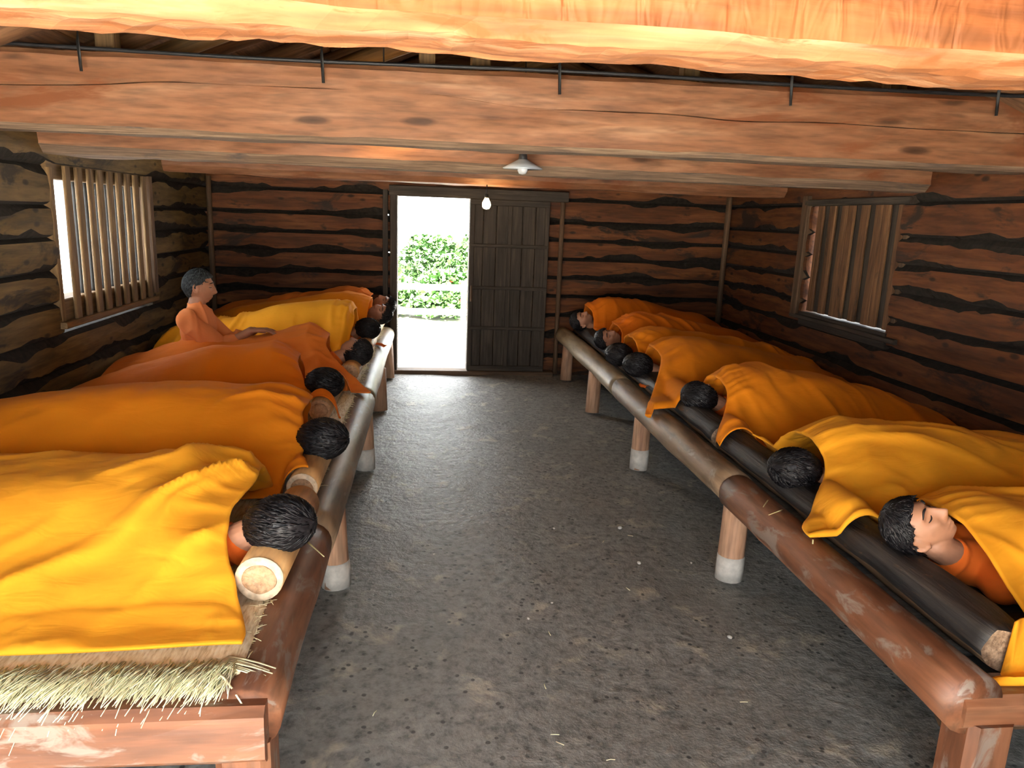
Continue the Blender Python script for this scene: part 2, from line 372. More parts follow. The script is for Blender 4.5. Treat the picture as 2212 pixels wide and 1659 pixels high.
def wall(name, label, axis, pos, a0, a1, ddir, holes, leaks=(), split_rng=None, top=ZT):
    """axis 'x': wall runs along x at y=pos; holes: list of (b0,b1,z0,z1)"""
    w = thing(name, label=label, cat='wall', kind='structure'); s0 = sum(map(ord, name))
    for k in range(len(ROWS)-1):
        z0, z1 = ROWS[k], ROWS[k+1]; spans = [(a0, a1)]
        for b0, b1, c0, c1 in holes:
            if z1 > c0+.03 and z0 < c1-.03:
                ns = []
                for p, q in spans:
                    if b0 > p: ns.append((p, min(q, b0)))
                    if b1 < q: ns.append((max(p, b1), q))
                    if b1 <= p or b0 >= q: pass
                spans = [s for s in ns if s[1]-s[0] > .02]
        for j, (p, q) in enumerate(spans):
            P = (p, pos) if axis == 'x' else (pos, p); Q = (q, pos) if axis == 'x' else (pos, q)
            nt = [(l_[0]-p, l_[2] if len(l_) > 2 else .010, l_[3] if len(l_) > 2 else .016) for l_ in leaks if l_[1] == k and p < l_[0] < q]
            wall_log(w, P, Q, z0, z1, ddir, s0*.13+k*1.7+j*5.1, nt)
    return w
DL, DR, DH = -.31, .40, 1.765
WLw = (4.62, 6.05, .93, 1.80); WRw = (4.74, 5.92, .93, 1.80)
wf = wall('wall_far', 'far end wall of dark horizontal hewn logs around the doorway', 'x', YF, XL-.15, XR+.15, (0, 1), [(DL, DR, -.1, 1.8)], leaks=[(-.42, 4), (-.40, 6), (-.41, 8), (2.6, 5), (2.95, 5)])
wl = wall('wall_left', 'left side wall of hewn logs with the barred window', 'y', XL, YB, YF, (-1, 0), [WLw], leaks=[(6.9, 6), (2.9, 3), (7.2, 4), (4.95, 4, .22, .020), (5.62, 4, .16, .014)])
wr = wall('wall_right', 'right side wall of hewn logs with the shuttered window', 'y', XR, YB, YF, (1, 0), [WRw], leaks=[(6.8, 9), (6.75, 8), (6.8, 7), (6.8, 5), (4.3, 7), (4.2, 8), (4.35, 6), (4.05, 3), (6.4, 4), (3.4, 8)])
wb = wall('wall_back', 'rear end wall of hewn logs with a wide doorway behind the viewer', 'x', YB, XL-.15, XR+.15, (0, -1), [(-1.95, .95, -.1, 1.99)])
# thin vertical poles against the walls
for p, z0, z1, r in (((XL+.035, YF-.035), 0, 1.88, .026), ((XR-.04, YF-.04), 0, 1.88, .03)):
    timber('corner_pole', (p[0], p[1], z0), (p[0], p[1], z1), ring_round(r, 10), M['pole'], wf, .002, seed=int(p[0]*10+50), smooth=True)
timber('corner_pole', (1.335, YF-.045, 0), (1.335, YF-.045, 1.82), ring_round(.024, 10), M['pole'], wf, .002, seed=77, smooth=True)
timber('corner_pole', (DL-.12, YF-.03, 0), (DL-.12, YF-.03, 1.82), ring_rect(.05, .05, .006, 2), M['old_wood'], wf, .002, seed=78)
# wall plates
for w_, x in ((wl, XL-.07), (wr, XR+.07)):
    timber('wall_plate', (x, YB-.1, 2.06), (x, YF+.1, 2.06), ring_rect(.17, .14, .015), M['roof_wood'], w_, .004, seed=int(x*9+40))
# far doorway
d1 = thing('door_1', (0, YF, 0), 'open doorway in the far wall with a dark plank sliding door pushed aside', 'door', kind='structure')
def box(name, c, s, mat, parent=None, ch=.006, amp=.0015, seed=1, axis='x'):
    """little timber; axis = long axis"""
    c = Vector(c); k = 'xyz'.index(axis); p0, p1 = c.copy(), c.copy(); p0[k] -= s[k]/2; p1[k] += s[k]/2
    if axis == 'x': rg = ring_rect(s[1], s[2], ch, 2); up = (0, 0, 1)
    elif axis == 'y': rg = ring_rect(s[0], s[2], ch, 2); up = (0, 0, 1)
    else: rg = ring_rect(s[0], s[1], ch, 2); up = (0, 1, 0)
    return timber(name, p0, p1, rg, mat, parent, amp, seed=seed, up=up)
box('jamb', (DL-.035, .0, .88), (.07, .22, 1.78), M['old_wood'], d1, axis='z', seed=3)
box('jamb', (DR+.03, .03, .88), (.06, .20, 1.78), M['old_wood'], d1, axis='z', seed=4)
box('lintel', ((DL+1.3)/2, -.03, 1.815), (1.3-DL+.16, .16, .10), M['old_wood'], d1, axis='x', seed=5)
box('threshold', ((DL+1.25)/2, -.05, .012), (1.25-DL+.1, .16, .05), M['pole'], d1, axis='x', seed=6)
# sliding door panel
panel = thing('sliding_door', (.80, YF-.075, .035), 'dark weathered plank sliding door standing right of the bright doorway', 'door')
for k in range(6):
    box('plank', (-.395+.0658+k*.1316, .0, .865), (.128, .022, 1.72), M['old_wood'], panel, axis='z', seed=20+k)
for z in (.03, .45, .86, 1.28, 1.70):
    box('batten', (0, -.022, z), (.79, .024, .035 if z not in (.03, 1.70) else .06), M['old_wood'], panel, axis='x', seed=int(z*50))
for x in (-.375, .375, 0.0):
    box('stile', (x, -.020, .865), (.05 if x else .045, .022, 1.70), M['old_wood'], panel, axis='z', seed=int(x*50+90))
box('pull_handle', (-.372, -.04, .80), (.018, .02, .16), M['pole'], panel, axis='z', seed=8)
# left window with vertical bars
w1 = thing('window_1', (XL, 0, 0), 'unglazed window with vertical wooden bars in the left log wall', 'window', kind='structure')
y0, y1, z0, z1 = WLw
box('sill', (-.085, (y0+y1)/2, .955), (.15, y1-y0+.04, .15), M['slat'], w1, axis='y', seed=31)
box('head', (-.085, (y0+y1)/2, 1.775), (.15, y1-y0+.04, .12), M['slat'], w1, axis='y', seed=32)
box('ledge', (.012, (y0+y1)/2, .885), (.05, y1-y0+.1, .04), M['slat'], w1, axis='y', seed=39)
box('jamb', (-.06, y1+.02, (z0+z1)/2), (.2, .06, z1-z0), M['pole'], w1, axis='z', seed=33)
box('jamb', (-.08, y0-.005, (z0+z1)/2-.03), (.17, .05, z1-z0+.02), M['slat'], w1, axis='z', seed=34)
for k in range(9):
    yy = 4.785+k*.150
    box('bar', (.012+.003*vn(k*3.1, 0, 0, 3), yy, 1.345), (.020, .074, .90), M['slat'], w1, axis='z', seed=40+k, amp=.003)
for k in range(8):
    yy = (4.785+k*.150+.085)*1.033
    timber('iron_bar', (-.060, yy, z0), (-.060, yy, z1), ring_round(.019, 8), M['iron'], w1, .0005, seed=60+k, smooth=True)
# right window with shutter
w2 = thing('window_2', (XR, 0, 0), 'window closed by a vertical board shutter in the right log wall', 'window', kind='structure')
y0, y1, z0, z1 = WRw
box('jamb', (.03, y1+.10, 1.36), (.12, .10, 1.0), M['pole'], w2, axis='z', seed=35)
box('jamb', (.07, y0-.03, 1.36), (.1, .05, .98), M['pole'], w2, axis='z', seed=36)
box('sill', (.075, (y0+y1)/2, .866), (.17, y1-y0+.04, .112), M['old_wood'], w2, axis='y', seed=37)
box('ledge', (-.012, (y0+y1)/2, .88), (.04, y1-y0+.3, .035), M['old_wood'], w2, axis='y', seed=29)
box('head', (.02, (y0+y1)/2, z1+.005), (.10, y1-y0+.2, .05), M['old_wood'], w2, axis='y', seed=38)
nb = 13; bw = (y1-.02-y0)/nb
for k in range(nb):
    kd = (1, 0, 1, 1, 0, 1, 0, 1, 1, 0, 1, 0, 1)[k]
    box('board', (.040+(.023 if not kd else 0)+.003*vn(k*7.7, 1, 0, 4), y0+bw*(k+.5)+.004, (z0+z1)/2-.006), (.022, bw*(1.03 if kd else 1.55), z1-z0-.02), M['shutter'] if kd else M['old_wood'], w2, axis='z', seed=80+k, amp=.003)
for z in (z0+.15, z1-.15):
    box('ledge', (.078, (y0+y1)/2, z), (.03, y1-y0-.04, .08), M['old_wood'], w2, axis='y', seed=int(z*30))
# roof: rafters and boards, ridge along the room
ce = thing('ceiling', label='dark gable roof of boards on rafters above the beams', cat='ceiling', kind='structure')
RX, RZ = (XL+XR)/2, 3.25
for side, xe in ((0, XL-.45), (1, XR+.45)):
    nb = 12
    for k in range(nb):
        ta, tb = k/nb, (k+1)/nb; pa = Vector((xe+(RX-xe)*(ta+tb)/2, 0, 2.02+(RZ-2.02)*(ta+tb)/2))
        wdt = math.hypot(RX-xe, RZ-2.02)/nb*1.10
        upv = Vector((-(RZ-2.02), 0, (RX-xe))).normalized()
        if upv.z < 0: upv = -upv
        timber('roof_board', (pa.x, YB-.7, pa.z+.07+.012*(k % 2)), (pa.x, YF+.5, pa.z+.07+.012*(k % 2)), ring_rect(wdt, .03, .004, 1), M['roof_wood'], ce, .003, seed=k+side*30, up=upv, step=.5)
    for y in np.arange(-.3, YF+.2, .66):
        timber('rafter', (xe, y, 2.0), (RX, y, RZ), ring_round(.055, 10), M['roof_wood'], ce, .006, seed=int(y*10)+side*7, smooth=True, step=.3)
timber('ridge_pole', (RX, YB-.6, RZ-.02), (RX, YF+.4, RZ-.02), ring_round(.08, 10), M['roof_wood'], ce, .01, seed=9, smooth=True)
# gable fill above end walls
for y in (YF+.07, YB-.07):
    for k in range(7):
        za, zb = 2.0+k*.18, 2.0+(k+1)*.18; hw = (XR+.4-RX)*(1-(za-2.0)/(RZ-2.0))+.15
        box('gable_board', (RX, y, (za+zb)/2), (2*hw, .05, .185), M['roof_wood'], ce, axis='x', seed=k+int(y*3+9))
# posts standing between beams and roof
# ------------------------------------------------------------------ beams
def crack_post(depth, zc, face, seed, w):
    def post(x, r):
        return r
    return post
def cross_beam(name, label, ya, yb, thick, zb, zt, mats, seed, amp, chamfer, under=None, extra=None, crack=None, x0=XL-.12, x1=XR+.12, freq=3.0, step=.06):
    root = thing(name, (0, (ya+yb)/2, zb), label, 'beam', 'cross beams under the roof')
    h = zt-zb; w = thick
    # ring: explicit faces, front at -w/2
    pts = []
    a, b, c = w/2, h/2, chamfer
    front = [(-a, -b+c+ (h-2*c)*t) for t in (0, .12, .24, .36)]
    if crack: front += [(-a, -b+h*(crack-.008)), (-a+.02, -b+h*crack), (-a, -b+h*(crack+.008))]
    else: front += [(-a, -b+h*.5)]
    front += [(-a, -b+c+(h-2*c)*t) for t in (.70, .85, 1.0)]
    ring = front+[(-a+c, b), (0, b), (a-c, b), (a, b-c), (a, 0), (a, -b+c), (a-c, -b), (a*.5, -b), (0, -b), (-a*.5, -b), (-a+c, -b)]
    nf = len(front); ring = np.array(ring)
    def fm(j):
        if j < nf-1: return 0
        if j >= nf+5: return 1
        return 0
    def post(x, r):
        r = r.copy()
        if crack:
            for q in (4, 5, 6): r[q, 1] += .035*float(fbm(x*.7, seed, 0, 41, 3))
            r[5, 0] = -a+.004+.018*max(0, .6+float(fbm(x*1.1, seed, 3, 42, 2)))
        if extra: r = extra(x, r)
        return r
    L = x1-x0
    o = timber('timber', (x0, ya-(zb*0), (zb+zt)/2), (x1, yb, (zb+zt)/2), ring, [mats[0], mats[1]], None, amp, freq, step, seed, fm=fm, post=post)
    o.parent = root; o.matrix_parent_inverse = Matrix.Translation(root.location).inverted()
    return root
def rough_under(x, r):
    r = r.copy()
    for q in range(13, len(r)):
        r[q, 1] += .004*float(fbm(x*5, r[q, 0]*40, 0, 21, 3))+.007*abs(float(vn(x*24+r[q, 0]*60, r[q, 0]*50, 0, 23)))
    return r
b1 = cross_beam('ceiling_beam', 'nearest cross beam, freshly hewn pale timber splintered along its underside', 1.27, 1.36, .19, 1.865, 2.26, (M['near_beam'], M['chip']), 3, .004, .03, extra=rough_under, freq=6, step=.035)
b2 = cross_beam('ceiling_beam', 'second cross beam, tall cracked timber with a black cable along its top', 3.97, 3.72, .20, 1.92, 2.275, (M['beam'], M['beam_bark']), 5, .008, .025, crack=.56)
b3 = cross_beam('ceiling_beam', 'third cross beam behind the enamel lamp shade, glowing near its middle', 4.63, 4.62, .24, 1.85, 2.16, (M['beam'], M['beam_bark']), 8, .010, .05)
b4 = cross_beam('ceiling_beam', 'farthest cross beam just above the lit bulb and doorway', 6.55, 6.55, .26, 1.855, 2.13, (M['beam'], M['beam']), 12, .010, .05)
# cable and iron pins on the second beam
pts = [(x, 3.97-.25*(x-XL)/5.24-.14, 2.275+.006*math.sin(x*2.1)) for x in np.linspace(XL+.02, XR-.02, 40)]
inv2 = Vector(b2.location)
v, f = tube([tuple(Vector(p)-inv2) for p in pts], .009); obj('cable', mesh('cable', v, f, M['cable']), b2)
for x in (-1.58, -.50, .60, 1.72, 2.76):
    yy = 3.97-.25*(x-XL)/5.24-.147
    v, f = tube([tuple(Vector((x, yy+.01, 2.40))-inv2), tuple(Vector((x, yy-.004, 2.30))-inv2), tuple(Vector((x+.006, yy-.006, 2.175))-inv2)], .007); obj('iron_pin', mesh('iron_pin', v, f, M['iron']), b2)
# short posts on top of the second beam carrying roof timbers
for x, w_ in ((-1.55, .09), (-.02, .08), (.25, .1), (1.35, .09), (2.5, .1)):
    top = 2.02+(RZ-2.02)*(1-abs(x-RX)/(XR+.45-RX))
    box('strut', (x, 4.05, (2.27+top)/2), (w_, .09, top-2.29), M['slat'], ce, axis='z', seed=int(x*10+60))
for x0_, x1_, y in ((-1.6, -.1, 4.3), (.2, 1.5, 4.5), (-.9, .7, 4.7)):
    timber('brace', (x0_, y, 2.26), (x1_, y, 2.9), ring_round(.05, 10), M['slat'], ce, .005, seed=int(y*10), smooth=True)

# ------------------------------------------------------------------ bunks
RLX, RLZ, RRX, RRZ, RR = -.42, .40, 1.395, .43, .082
DKL, DKR = .455, .425      # deck heights
MTL = .485                 # top of straw mat, left
def knotty(seed, amp=.012):
    def post(x, r):
        return r*(1+amp*float(fbm(x*2.5, seed, 0, 51, 2))*3)
    return post
def bunk(side):
    left = side == 'left'
    rx, rz, dk = (RLX, RLZ, DKL) if left else (RRX, RRZ, DKR)
    yn = 1.68 if left else 1.60
    xw = XL+.02 if left else XR-.02
    t = thing('sleeping_platform', ((rx+xw)/2, 4.6, 0), 'left bunk platform with a straw mat and a squared red end rail' if left else 'right bunk platform with a worn round front log and blackened boards', 'bunk', 'bunk platforms')
    inv = Matrix.Translation(t.location).inverted()
    def put(o): o.parent = t; o.matrix_parent_inverse = inv; return o
    # front log in three scarfed lengths: worn red near, pale peeled further on
    cuts = [yn-.06, 2.62, 4.75, 7.52] if left else [yn-.07, 3.05, 5.1, 7.52]
    for k in range(3):
        put(timber('front_log', (rx, cuts[k], rz), (rx, cuts[k+1]-.004, rz), ring_round(RR, 20), (M['rail_red'], M['rail_mid'], M['rail_light'])[k], None, .004, 3, .12, 3+k+10*left, smooth=True, post=knotty(k+left*4), bow=.006))
    # end rail
    if left:
        put(timber('end_rail', (rx+.05, yn-.03, rz-.015), (xw, yn-.03, rz-.015), ring_rect(.155, .15, .02, 3), M['rail_red'], None, .004, seed=5))
    else:
        put(timber('end_rail', (rx-.03, yn-.02, rz-.025), (xw, yn-.02, rz-.025), ring_rect(.13, .10, .02, 3), M['rail_red'], None, .004, seed=6))
    # legs
    for k, y in enumerate([yn-.0, 3.08, 4.62, 6.08, 7.35]):
        lx = rx+(.02 if left else .025)
        if k == 0:
            put(timber('leg', (lx-(.03 if left else -.03), yn-.03, 0), (lx-(.03 if left else -.03), yn-.03, rz-.05), ring_rect(.13, .13, .02, 3), M['rail_red'], None, .004, seed=33+left))
        else:
            l = put(timber('leg', (lx+.015*(1 if left else -1), y-.03, .0), (lx, y, rz-.05), ring_round(.058, 14), M['leg'], None, .004, seed=12+k+left*5, smooth=True))
            if k < 3:
                ft = timber('leg_foot', (lx+.015*(1 if left else -1), y-.03, 0), (lx+.013*(1 if left else -1), y-.028, .095+.02*k), ring_round(.0605, 14), M['plaster'], None, .004, seed=k+3, smooth=True)
                ft.parent = l; ft.matrix_parent_inverse = l.matrix_basis.inverted()
    # back legs and bearers
    for y in (yn+.02, 3.08, 4.62, 6.08, 7.35):
        put(timber('bearer', (rx, y, dk-.09), (xw, y, dk-.09), ring_round(.045, 10), M['pole'], None, .004, seed=int(y*7), smooth=True))
        put(timber('leg', (xw+(.1 if left else -.1), y, 0), (xw+(.1 if left else -.1), y, dk-.05), ring_round(.05, 10), M['leg'], None, .004, seed=int(y*5), smooth=True))
    xs0, xs1 = (xw, rx-.085) if left else (rx+.085, xw)
    nb = 8; bw = (xs1-xs0)/nb
    for k in range(nb):
        xx = xs0+bw*(k+.5)
        put(timber('deck_board', (xx, yn+.04, dk-.02), (xx, 7.58, dk-.02), ring_rect(bw*.97, .03, .004, 1), M['deck'] if left else M['deck_dark'], None, .002, seed=k+80, step=.4))
    return t
bL = bunk('left'); bR = bunk('right')
# straw mat on the left bunk
sm = thing('straw_mat', (-1.28, 1.74, DKL), 'pale woven straw mat with a ragged fringe at the near end of the left bunk', 'mat')
x0, x1 = -.74, .825
nx, ny = 40, 120; gx, gy = np.meshgrid(np.linspace(x0, x1, nx), np.linspace(-.05, 5.8, ny)); gz = .028+fbm(gx*9, gy*9, 0, 7, 2)*.004+.004*np.sin(gy*2*math.pi/.05)
gx = gx+fbm(gy*3, 0, 0, 8)*.008*(gx > .7)
v = np.concatenate([np.stack([gx.ravel(), gy.ravel(), gz.ravel()], 1), np.stack([gx.ravel(), gy.ravel(), 0*gz.ravel()+.002], 1)])
N = nx*ny; f = []
for j in range(ny-1):
    for i in range(nx-1):
        a = j*nx+i; f.append((a, a+1, a+nx+1, a+nx)); f.append((N+a, N+a+nx, N+a+nx+1, N+a+1))
for j in range(ny-1):
    a = j*nx; f.append((a, a+nx, N+a+nx, N+a)); a = j*nx+nx-1; f.append((a, N+a, N+a+nx, a+nx))
for i in range(nx-1):
    f.append((i, N+i, N+i+1, i+1)); a = (ny-1)*nx+i; f.append((a, a+1, N+a+1, N+a))
obj('mat_weave', mesh('mat_weave', v, f, M['straw']), sm)
rg = np.random.RandomState(3)
def strand(p0, d, L, r, sag, k=4):
    d = np.array(d, float); d /= np.linalg.norm(d); pts = []
    for i in range(k): s = L*i/(k-1); pts.append(np.array(p0)+d*s+np.array([0, 0, -sag*(s/L)**2*L]))
    return tube(pts, [r*(1-.5*i/(k-1)) for i in range(k)], 3)
parts = []
for i in range(2600):
    x = rg.uniform(x0, x1); y = -.05+rg.uniform(0, .05); z = .030+rg.uniform(-.012, .008)
    parts.append(strand((x, y, z), (rg.normal(-.35, .22), -1, rg.normal(.05, .12)), rg.uniform(.07, .145), .0022, rg.uniform(.15, .5)))
v, f = joinvf(parts); fr = obj('straw_fringe', mesh('straw_fringe', v, f, M['straw_strand']), sm); fr['kind'] = 'stuff'
parts = []
for i in range(900):
    x = x1+rg.uniform(-.02, .012); y = rg.uniform(-.05, 5.7); parts.append(strand((x, y, .022+rg.uniform(0, .008)), (rg.normal(.5, .8), rg.normal(0, 1), .1), rg.uniform(.02, .05), .0016, .3))
v, f = joinvf(parts); fr = obj('edge_straw', mesh('edge_straw', v, f, M['straw_strand']), sm); fr['kind'] = 'stuff'
parts = [strand((x1-.06+.004*i, -.03+.006*i, .036), (1, -.25-.03*(i % 3), .02), .11+.008*(i % 4), .004, .15) for i in range(7)]+[strand((x1-.05, -.05, .036), (1, -1.1, .02), .12, .004, .3)]
v, f = joinvf(parts); obj('straw_wisp', mesh('straw_wisp', v, f, M['straw_strand']), sm)
# dark rush mat on the right bunk
rm = thing('rush_mat', (2.2, 4.6, DKR), 'thin dark grey mat covering the boards of the right bunk', 'mat')
def sheet(x0, x1, y0, y1, th, amp, seed, mat, nx=24, ny=90):
    gx, gy = np.meshgrid(np.linspace(x0, x1, nx), np.linspace(y0, y1, ny)); gz = th+fbm(gx*6, gy*6, 0, seed, 3)*amp
    v = np.concatenate([np.stack([gx.ravel(), gy.ravel(), gz.ravel()], 1), np.stack([gx.ravel(), gy.ravel(), 0*gz.ravel()], 1)]); N = nx*ny; f = []
    for j in range(ny-1):
        for i in range(nx-1): a = j*nx+i; f.append((a, a+1, a+nx+1, a+nx)); f.append((N+a, N+a+nx, N+a+nx+1, N+a+1))
        a = j*nx; f.append((a, a+nx, N+a+nx, N+a)); a = j*nx+nx-1; f.append((a, N+a, N+a+nx, a+nx))
    for i in range(nx-1): f.append((i, N+i, N+i+1, i+1)); a = (ny-1)*nx+i; f.append((a, a+1, N+a+1, N+a))
    return v, f
v, f = sheet(-.70, .86, -2.85, 2.9, .014, .004, 9, None)
obj('mat_weave', mesh('mat_weave', v, f, M['deck_dark']), rm)

# ------------------------------------------------------------------ log pillows
def pillow_left(p0, p1, r, seed, label):
    pale = seed < 3
    t = thing('log_pillow', p0, label, 'log pillow', 'peeled log pillows on the left bunk')
    inv = Matrix.Translation(t.location).inverted()
    o = timber('log', p0, p1, ring_round(r, 24), M['pillow_log'], None, .002, 3, .1, seed, smooth=True); o.parent = t; o.matrix_parent_inverse = inv
    mw, L = frame(p0, p1)
    prof = [(r*.995, 0), (r*1.0, -.002), (r*.985, -.005), (r*.8, -.0055)]
    t_ = np.arange(24)/24*2*math.pi
    rings = [np.column_stack([np.full(24, z), np.cos(t_)*q*(1+.02*np.sin(3*t_)), np.sin(t_)*q]) for q, z in prof]
    v, f = loft(rings); e = obj('sawn_end', mesh('sawn_end', v, f, M['pillow_end' if pale else 'pith']), None, mw); e.parent = t; e.matrix_parent_inverse = inv
    rings = [np.column_stack([np.full(24, z+.002*np.sin(t_*5)), np.cos(t_)*q*(1+.06*np.sin(2*t_+1)), np.sin(t_)*q*.95]) for q, z in ((r*.7, -.0045), (r*.68, -.008), (r*.4, -.0075))]
    v, f = loft(rings); e = obj('heartwood', mesh('heartwood', v, f, M['pith']), None, mw); e.parent = t; e.matrix_parent_inverse = inv
    return t
pillow_left((-.475, 2.04, MTL+.069), (-.455, 2.62, MTL+.069), .069, 1, 'round peeled log pillow with pale sawn end under the nearest left sleeper')
pillow_left((-.478, 2.80, MTL+.060), (-.47, 3.50, MTL+.060), .060, 2, 'peeled log pillow with pale end under the second left sleeper')
pillow_left((-.575, 3.98, MTL+.060), (-.57, 4.62, MTL+.060), .060, 3, 'peeled log pillow under the third left sleeper')
pillow_left((-.52, 4.95, MTL+.060), (-.50, 5.85, MTL+.060), .060, 4, 'peeled log pillow under the fourth left sleeper')
pillow_left((-.50, 5.92, MTL+.060), (-.48, 7.50, MTL+.060), .060, 5, 'long peeled log pillow under the farthest left sleepers')
def pillow_right(y0, y1, seed, label, r=.075):
    t = thing('log_pillow', (1.57, y0, DKR+r), label, 'log pillow', 'blackened log pillows on the right bunk'); inv = Matrix.Translation(t.location).inverted()
    rg_ = ring_round(r, 26)*np.array([[1.12, .95]])
    def post(x, q):
        q = q.copy(); q[:, 1] = np.minimum(q[:, 1], r*.74+.012*fbm(x*4, q[:, 0]*20, 0, seed, 2)); q *= 1+.03*float(vn(x*3, seed, 0, 4)); return q
    def fm(j): 
        a = -j/26*360 % 360
        return 2 if 300 <= a or a < 28 and False else 0
    z = DKR+.018+r*.93
    o = timber('log', (1.57, y0, z), (1.575, y1, z), rg_, [M['dark_log'], M['raw_end'], M['raw_brown']], None, .006, 6, .05, seed, smooth=True, post=post, fm=fm)
    for p in list(o.data.polygons)[-2:]: p.material_index = 1; p.use_smooth = False
    o.parent = t; o.matrix_parent_inverse = inv
    return t
M['raw_brown'] = wood('split_brown_wood', (.10, .055, .03), (.20, .12, .065), (.30, .19, .11), rough=.7, grain=16, knots=0, bstr=.5)
pillow_right(1.64, 3.55, 1, 'blackened split log pillow with a chopped near end, under the two nearest right sleepers')
pillow_right(3.60, 5.75, 2, 'dark log pillow under the middle right sleepers')
pillow_right(5.80, 7.52, 3, 'dark log pillow under the farthest right sleepers')

# ------------------------------------------------------------------ people
def head_pts(d, k=1.0):
    d = np.asarray(d, float); p = d*np.array([.0745, .094, .113]); x, y, z = p[:, 0].copy(), p[:, 1].copy(), p[:, 2].copy()
    t = sstep(.0, .105, -z)
    back = y < 0
    x *= 1-.26*t; y = np.where(back, y*(1-.42*t), y+.010*t)
    x *= 1+.05*sstep(-.02, .06, z)*(y < .03)
    fr = sstep(.02, .06, y)
    def G(cx, cz, sx, sz): return np.exp(-((np.abs(x)-cx)/sx)**2-((z-cz)/sz)**2)*fr
    nosep = np.interp(z, [-.05, -.042, -.028, .0, .03, .045], [0, .35, 1.0, .55, .10, 0])
    y += .034*np.exp(-(x/(.009+.006*sstep(.01, -.03, z)))**2)*nosep*fr
    y += .008*G(.013, -.034, .007, .008)
    y -= .017*G(.032, .014, .016, .012); y += .009*G(.032, .011, .011, .007)
    y += .009*G(.028, .037, .024, .009)
    y += .008*G(.046, -.018, .018, .016)
    y += .011*G(0, -.060, .020, .006)+.011*G(0, -.073, .017, .006)-.009*G(0, -.0665, .024, .003)
    y += .012*G(0, -.098, .02, .013)
    return np.stack([x, y, z], 1)*k
def sphere_dirs(n=72, m=48):
    out = []
    for k in range(m):
        a = -math.pi/2+math.pi*(k+.5)/m; t = np.arange(n)/n*2*math.pi
        out.append(np.column_stack([np.cos(t)*math.cos(a), np.sin(t)*math.cos(a), np.full(n, math.sin(a))]))
    return out
def head_parts():
    v, f = loft([head_pts(r) for r in sphere_dirs()]); parts = [(v, [q[::-1] for q in f])]
    for s in (-1, 1):
        parts.append(ellipsoid((s*.077, -.006, -.006), (.008, .018, .030), 14, 9))
        rim = [(s*(.084+.004*math.sin(a)), -.008-.020*math.sin(a)*.9, -.002+.030*math.cos(a)) for a in np.linspace(-.6, 3.6, 14)]
        parts.append(tube(rim, .0055, 8)); parts.append(capsule((s*.078, .004, -.03), (s*.079, .003, -.036), .007, .006, 10, 3))
    return parts
def xf(parts, mt):
    out = []
    for v, f in parts:
        out.append((np.array([mt @ Vector(p) for p in v]), f))
    return out
SH = .13
DY = -.045
def shift(parts):
    return [(np.asarray(v)+np.array([[0, DY, 0]]), f) for v, f in parts]
def torso(inf=0.0):
    p = [ellipsoid((0, -.022, -.36), (.145+inf, .085+inf, .175+inf)), ellipsoid((0, -.02, -.56), (.130+inf, .08+inf, .17+inf)), ellipsoid((0, -.02, -.74), (.145+inf, .085+inf, .13+inf))]
    p.append(capsule((-SH, -.02, -.265), (SH, -.02, -.265), .052+inf, .052+inf))
    for s in (-1, 1):
        p.append(capsule((s*SH, -.02, -.27), (s*.150, -.02, -.53), .044+inf, .036+inf))
        p.append(capsule((s*.150, -.02, -.53), (s*.08, .065, -.60), .034+inf, .028+inf))
    return p
def lying_body(pose, name, mat):
    p = xf(head_parts(), pose)
    neck = (0, -.028, -.20)
    p.append(capsule((0, -.018, -.075), (0, -.026+DY, -.21), .052, .060))
    p2 = p; p = torso()
    for s in (-1, 1):
        p.append(ellipsoid((s*.045, .085, -.615), (.045, .018, .035), 14, 9))
        for k in range(4): p.append(capsule((s*.03, .088, -.595-.016*k), (s*(-.035), .096, -.605-.018*k), .0085, .007, 8, 3))
        p.append(capsule((s*.075, -.005, -.78), (s*.078, .02, -1.12), .080, .056)); p.append(capsule((s*.078, .02, -1.12), (s*.072, -.015, -1.46), .054, .036))
        p.append(capsule((s*.072, -.02, -1.48), (s*.09, .05, -1.55), .034, .026))
    return remesh(name, p2+shift(p), mat, .0046, 1)
def shirt_mesh(mat):
    p = shift(torso(.012))
    col = [(math.cos(a)*.066, -.026+DY*.8+math.sin(a)*.064, -.145-.025*math.sin(a)) for a in np.linspace(0, 2*math.pi, 24)]
    p.append(tube(col, .012, 8)); p.append(capsule((0, -.026+DY*.8, -.155), (0, -.024+DY, -.24), .064, .085))
    return remesh('shirt', p, mat, .008, 2)
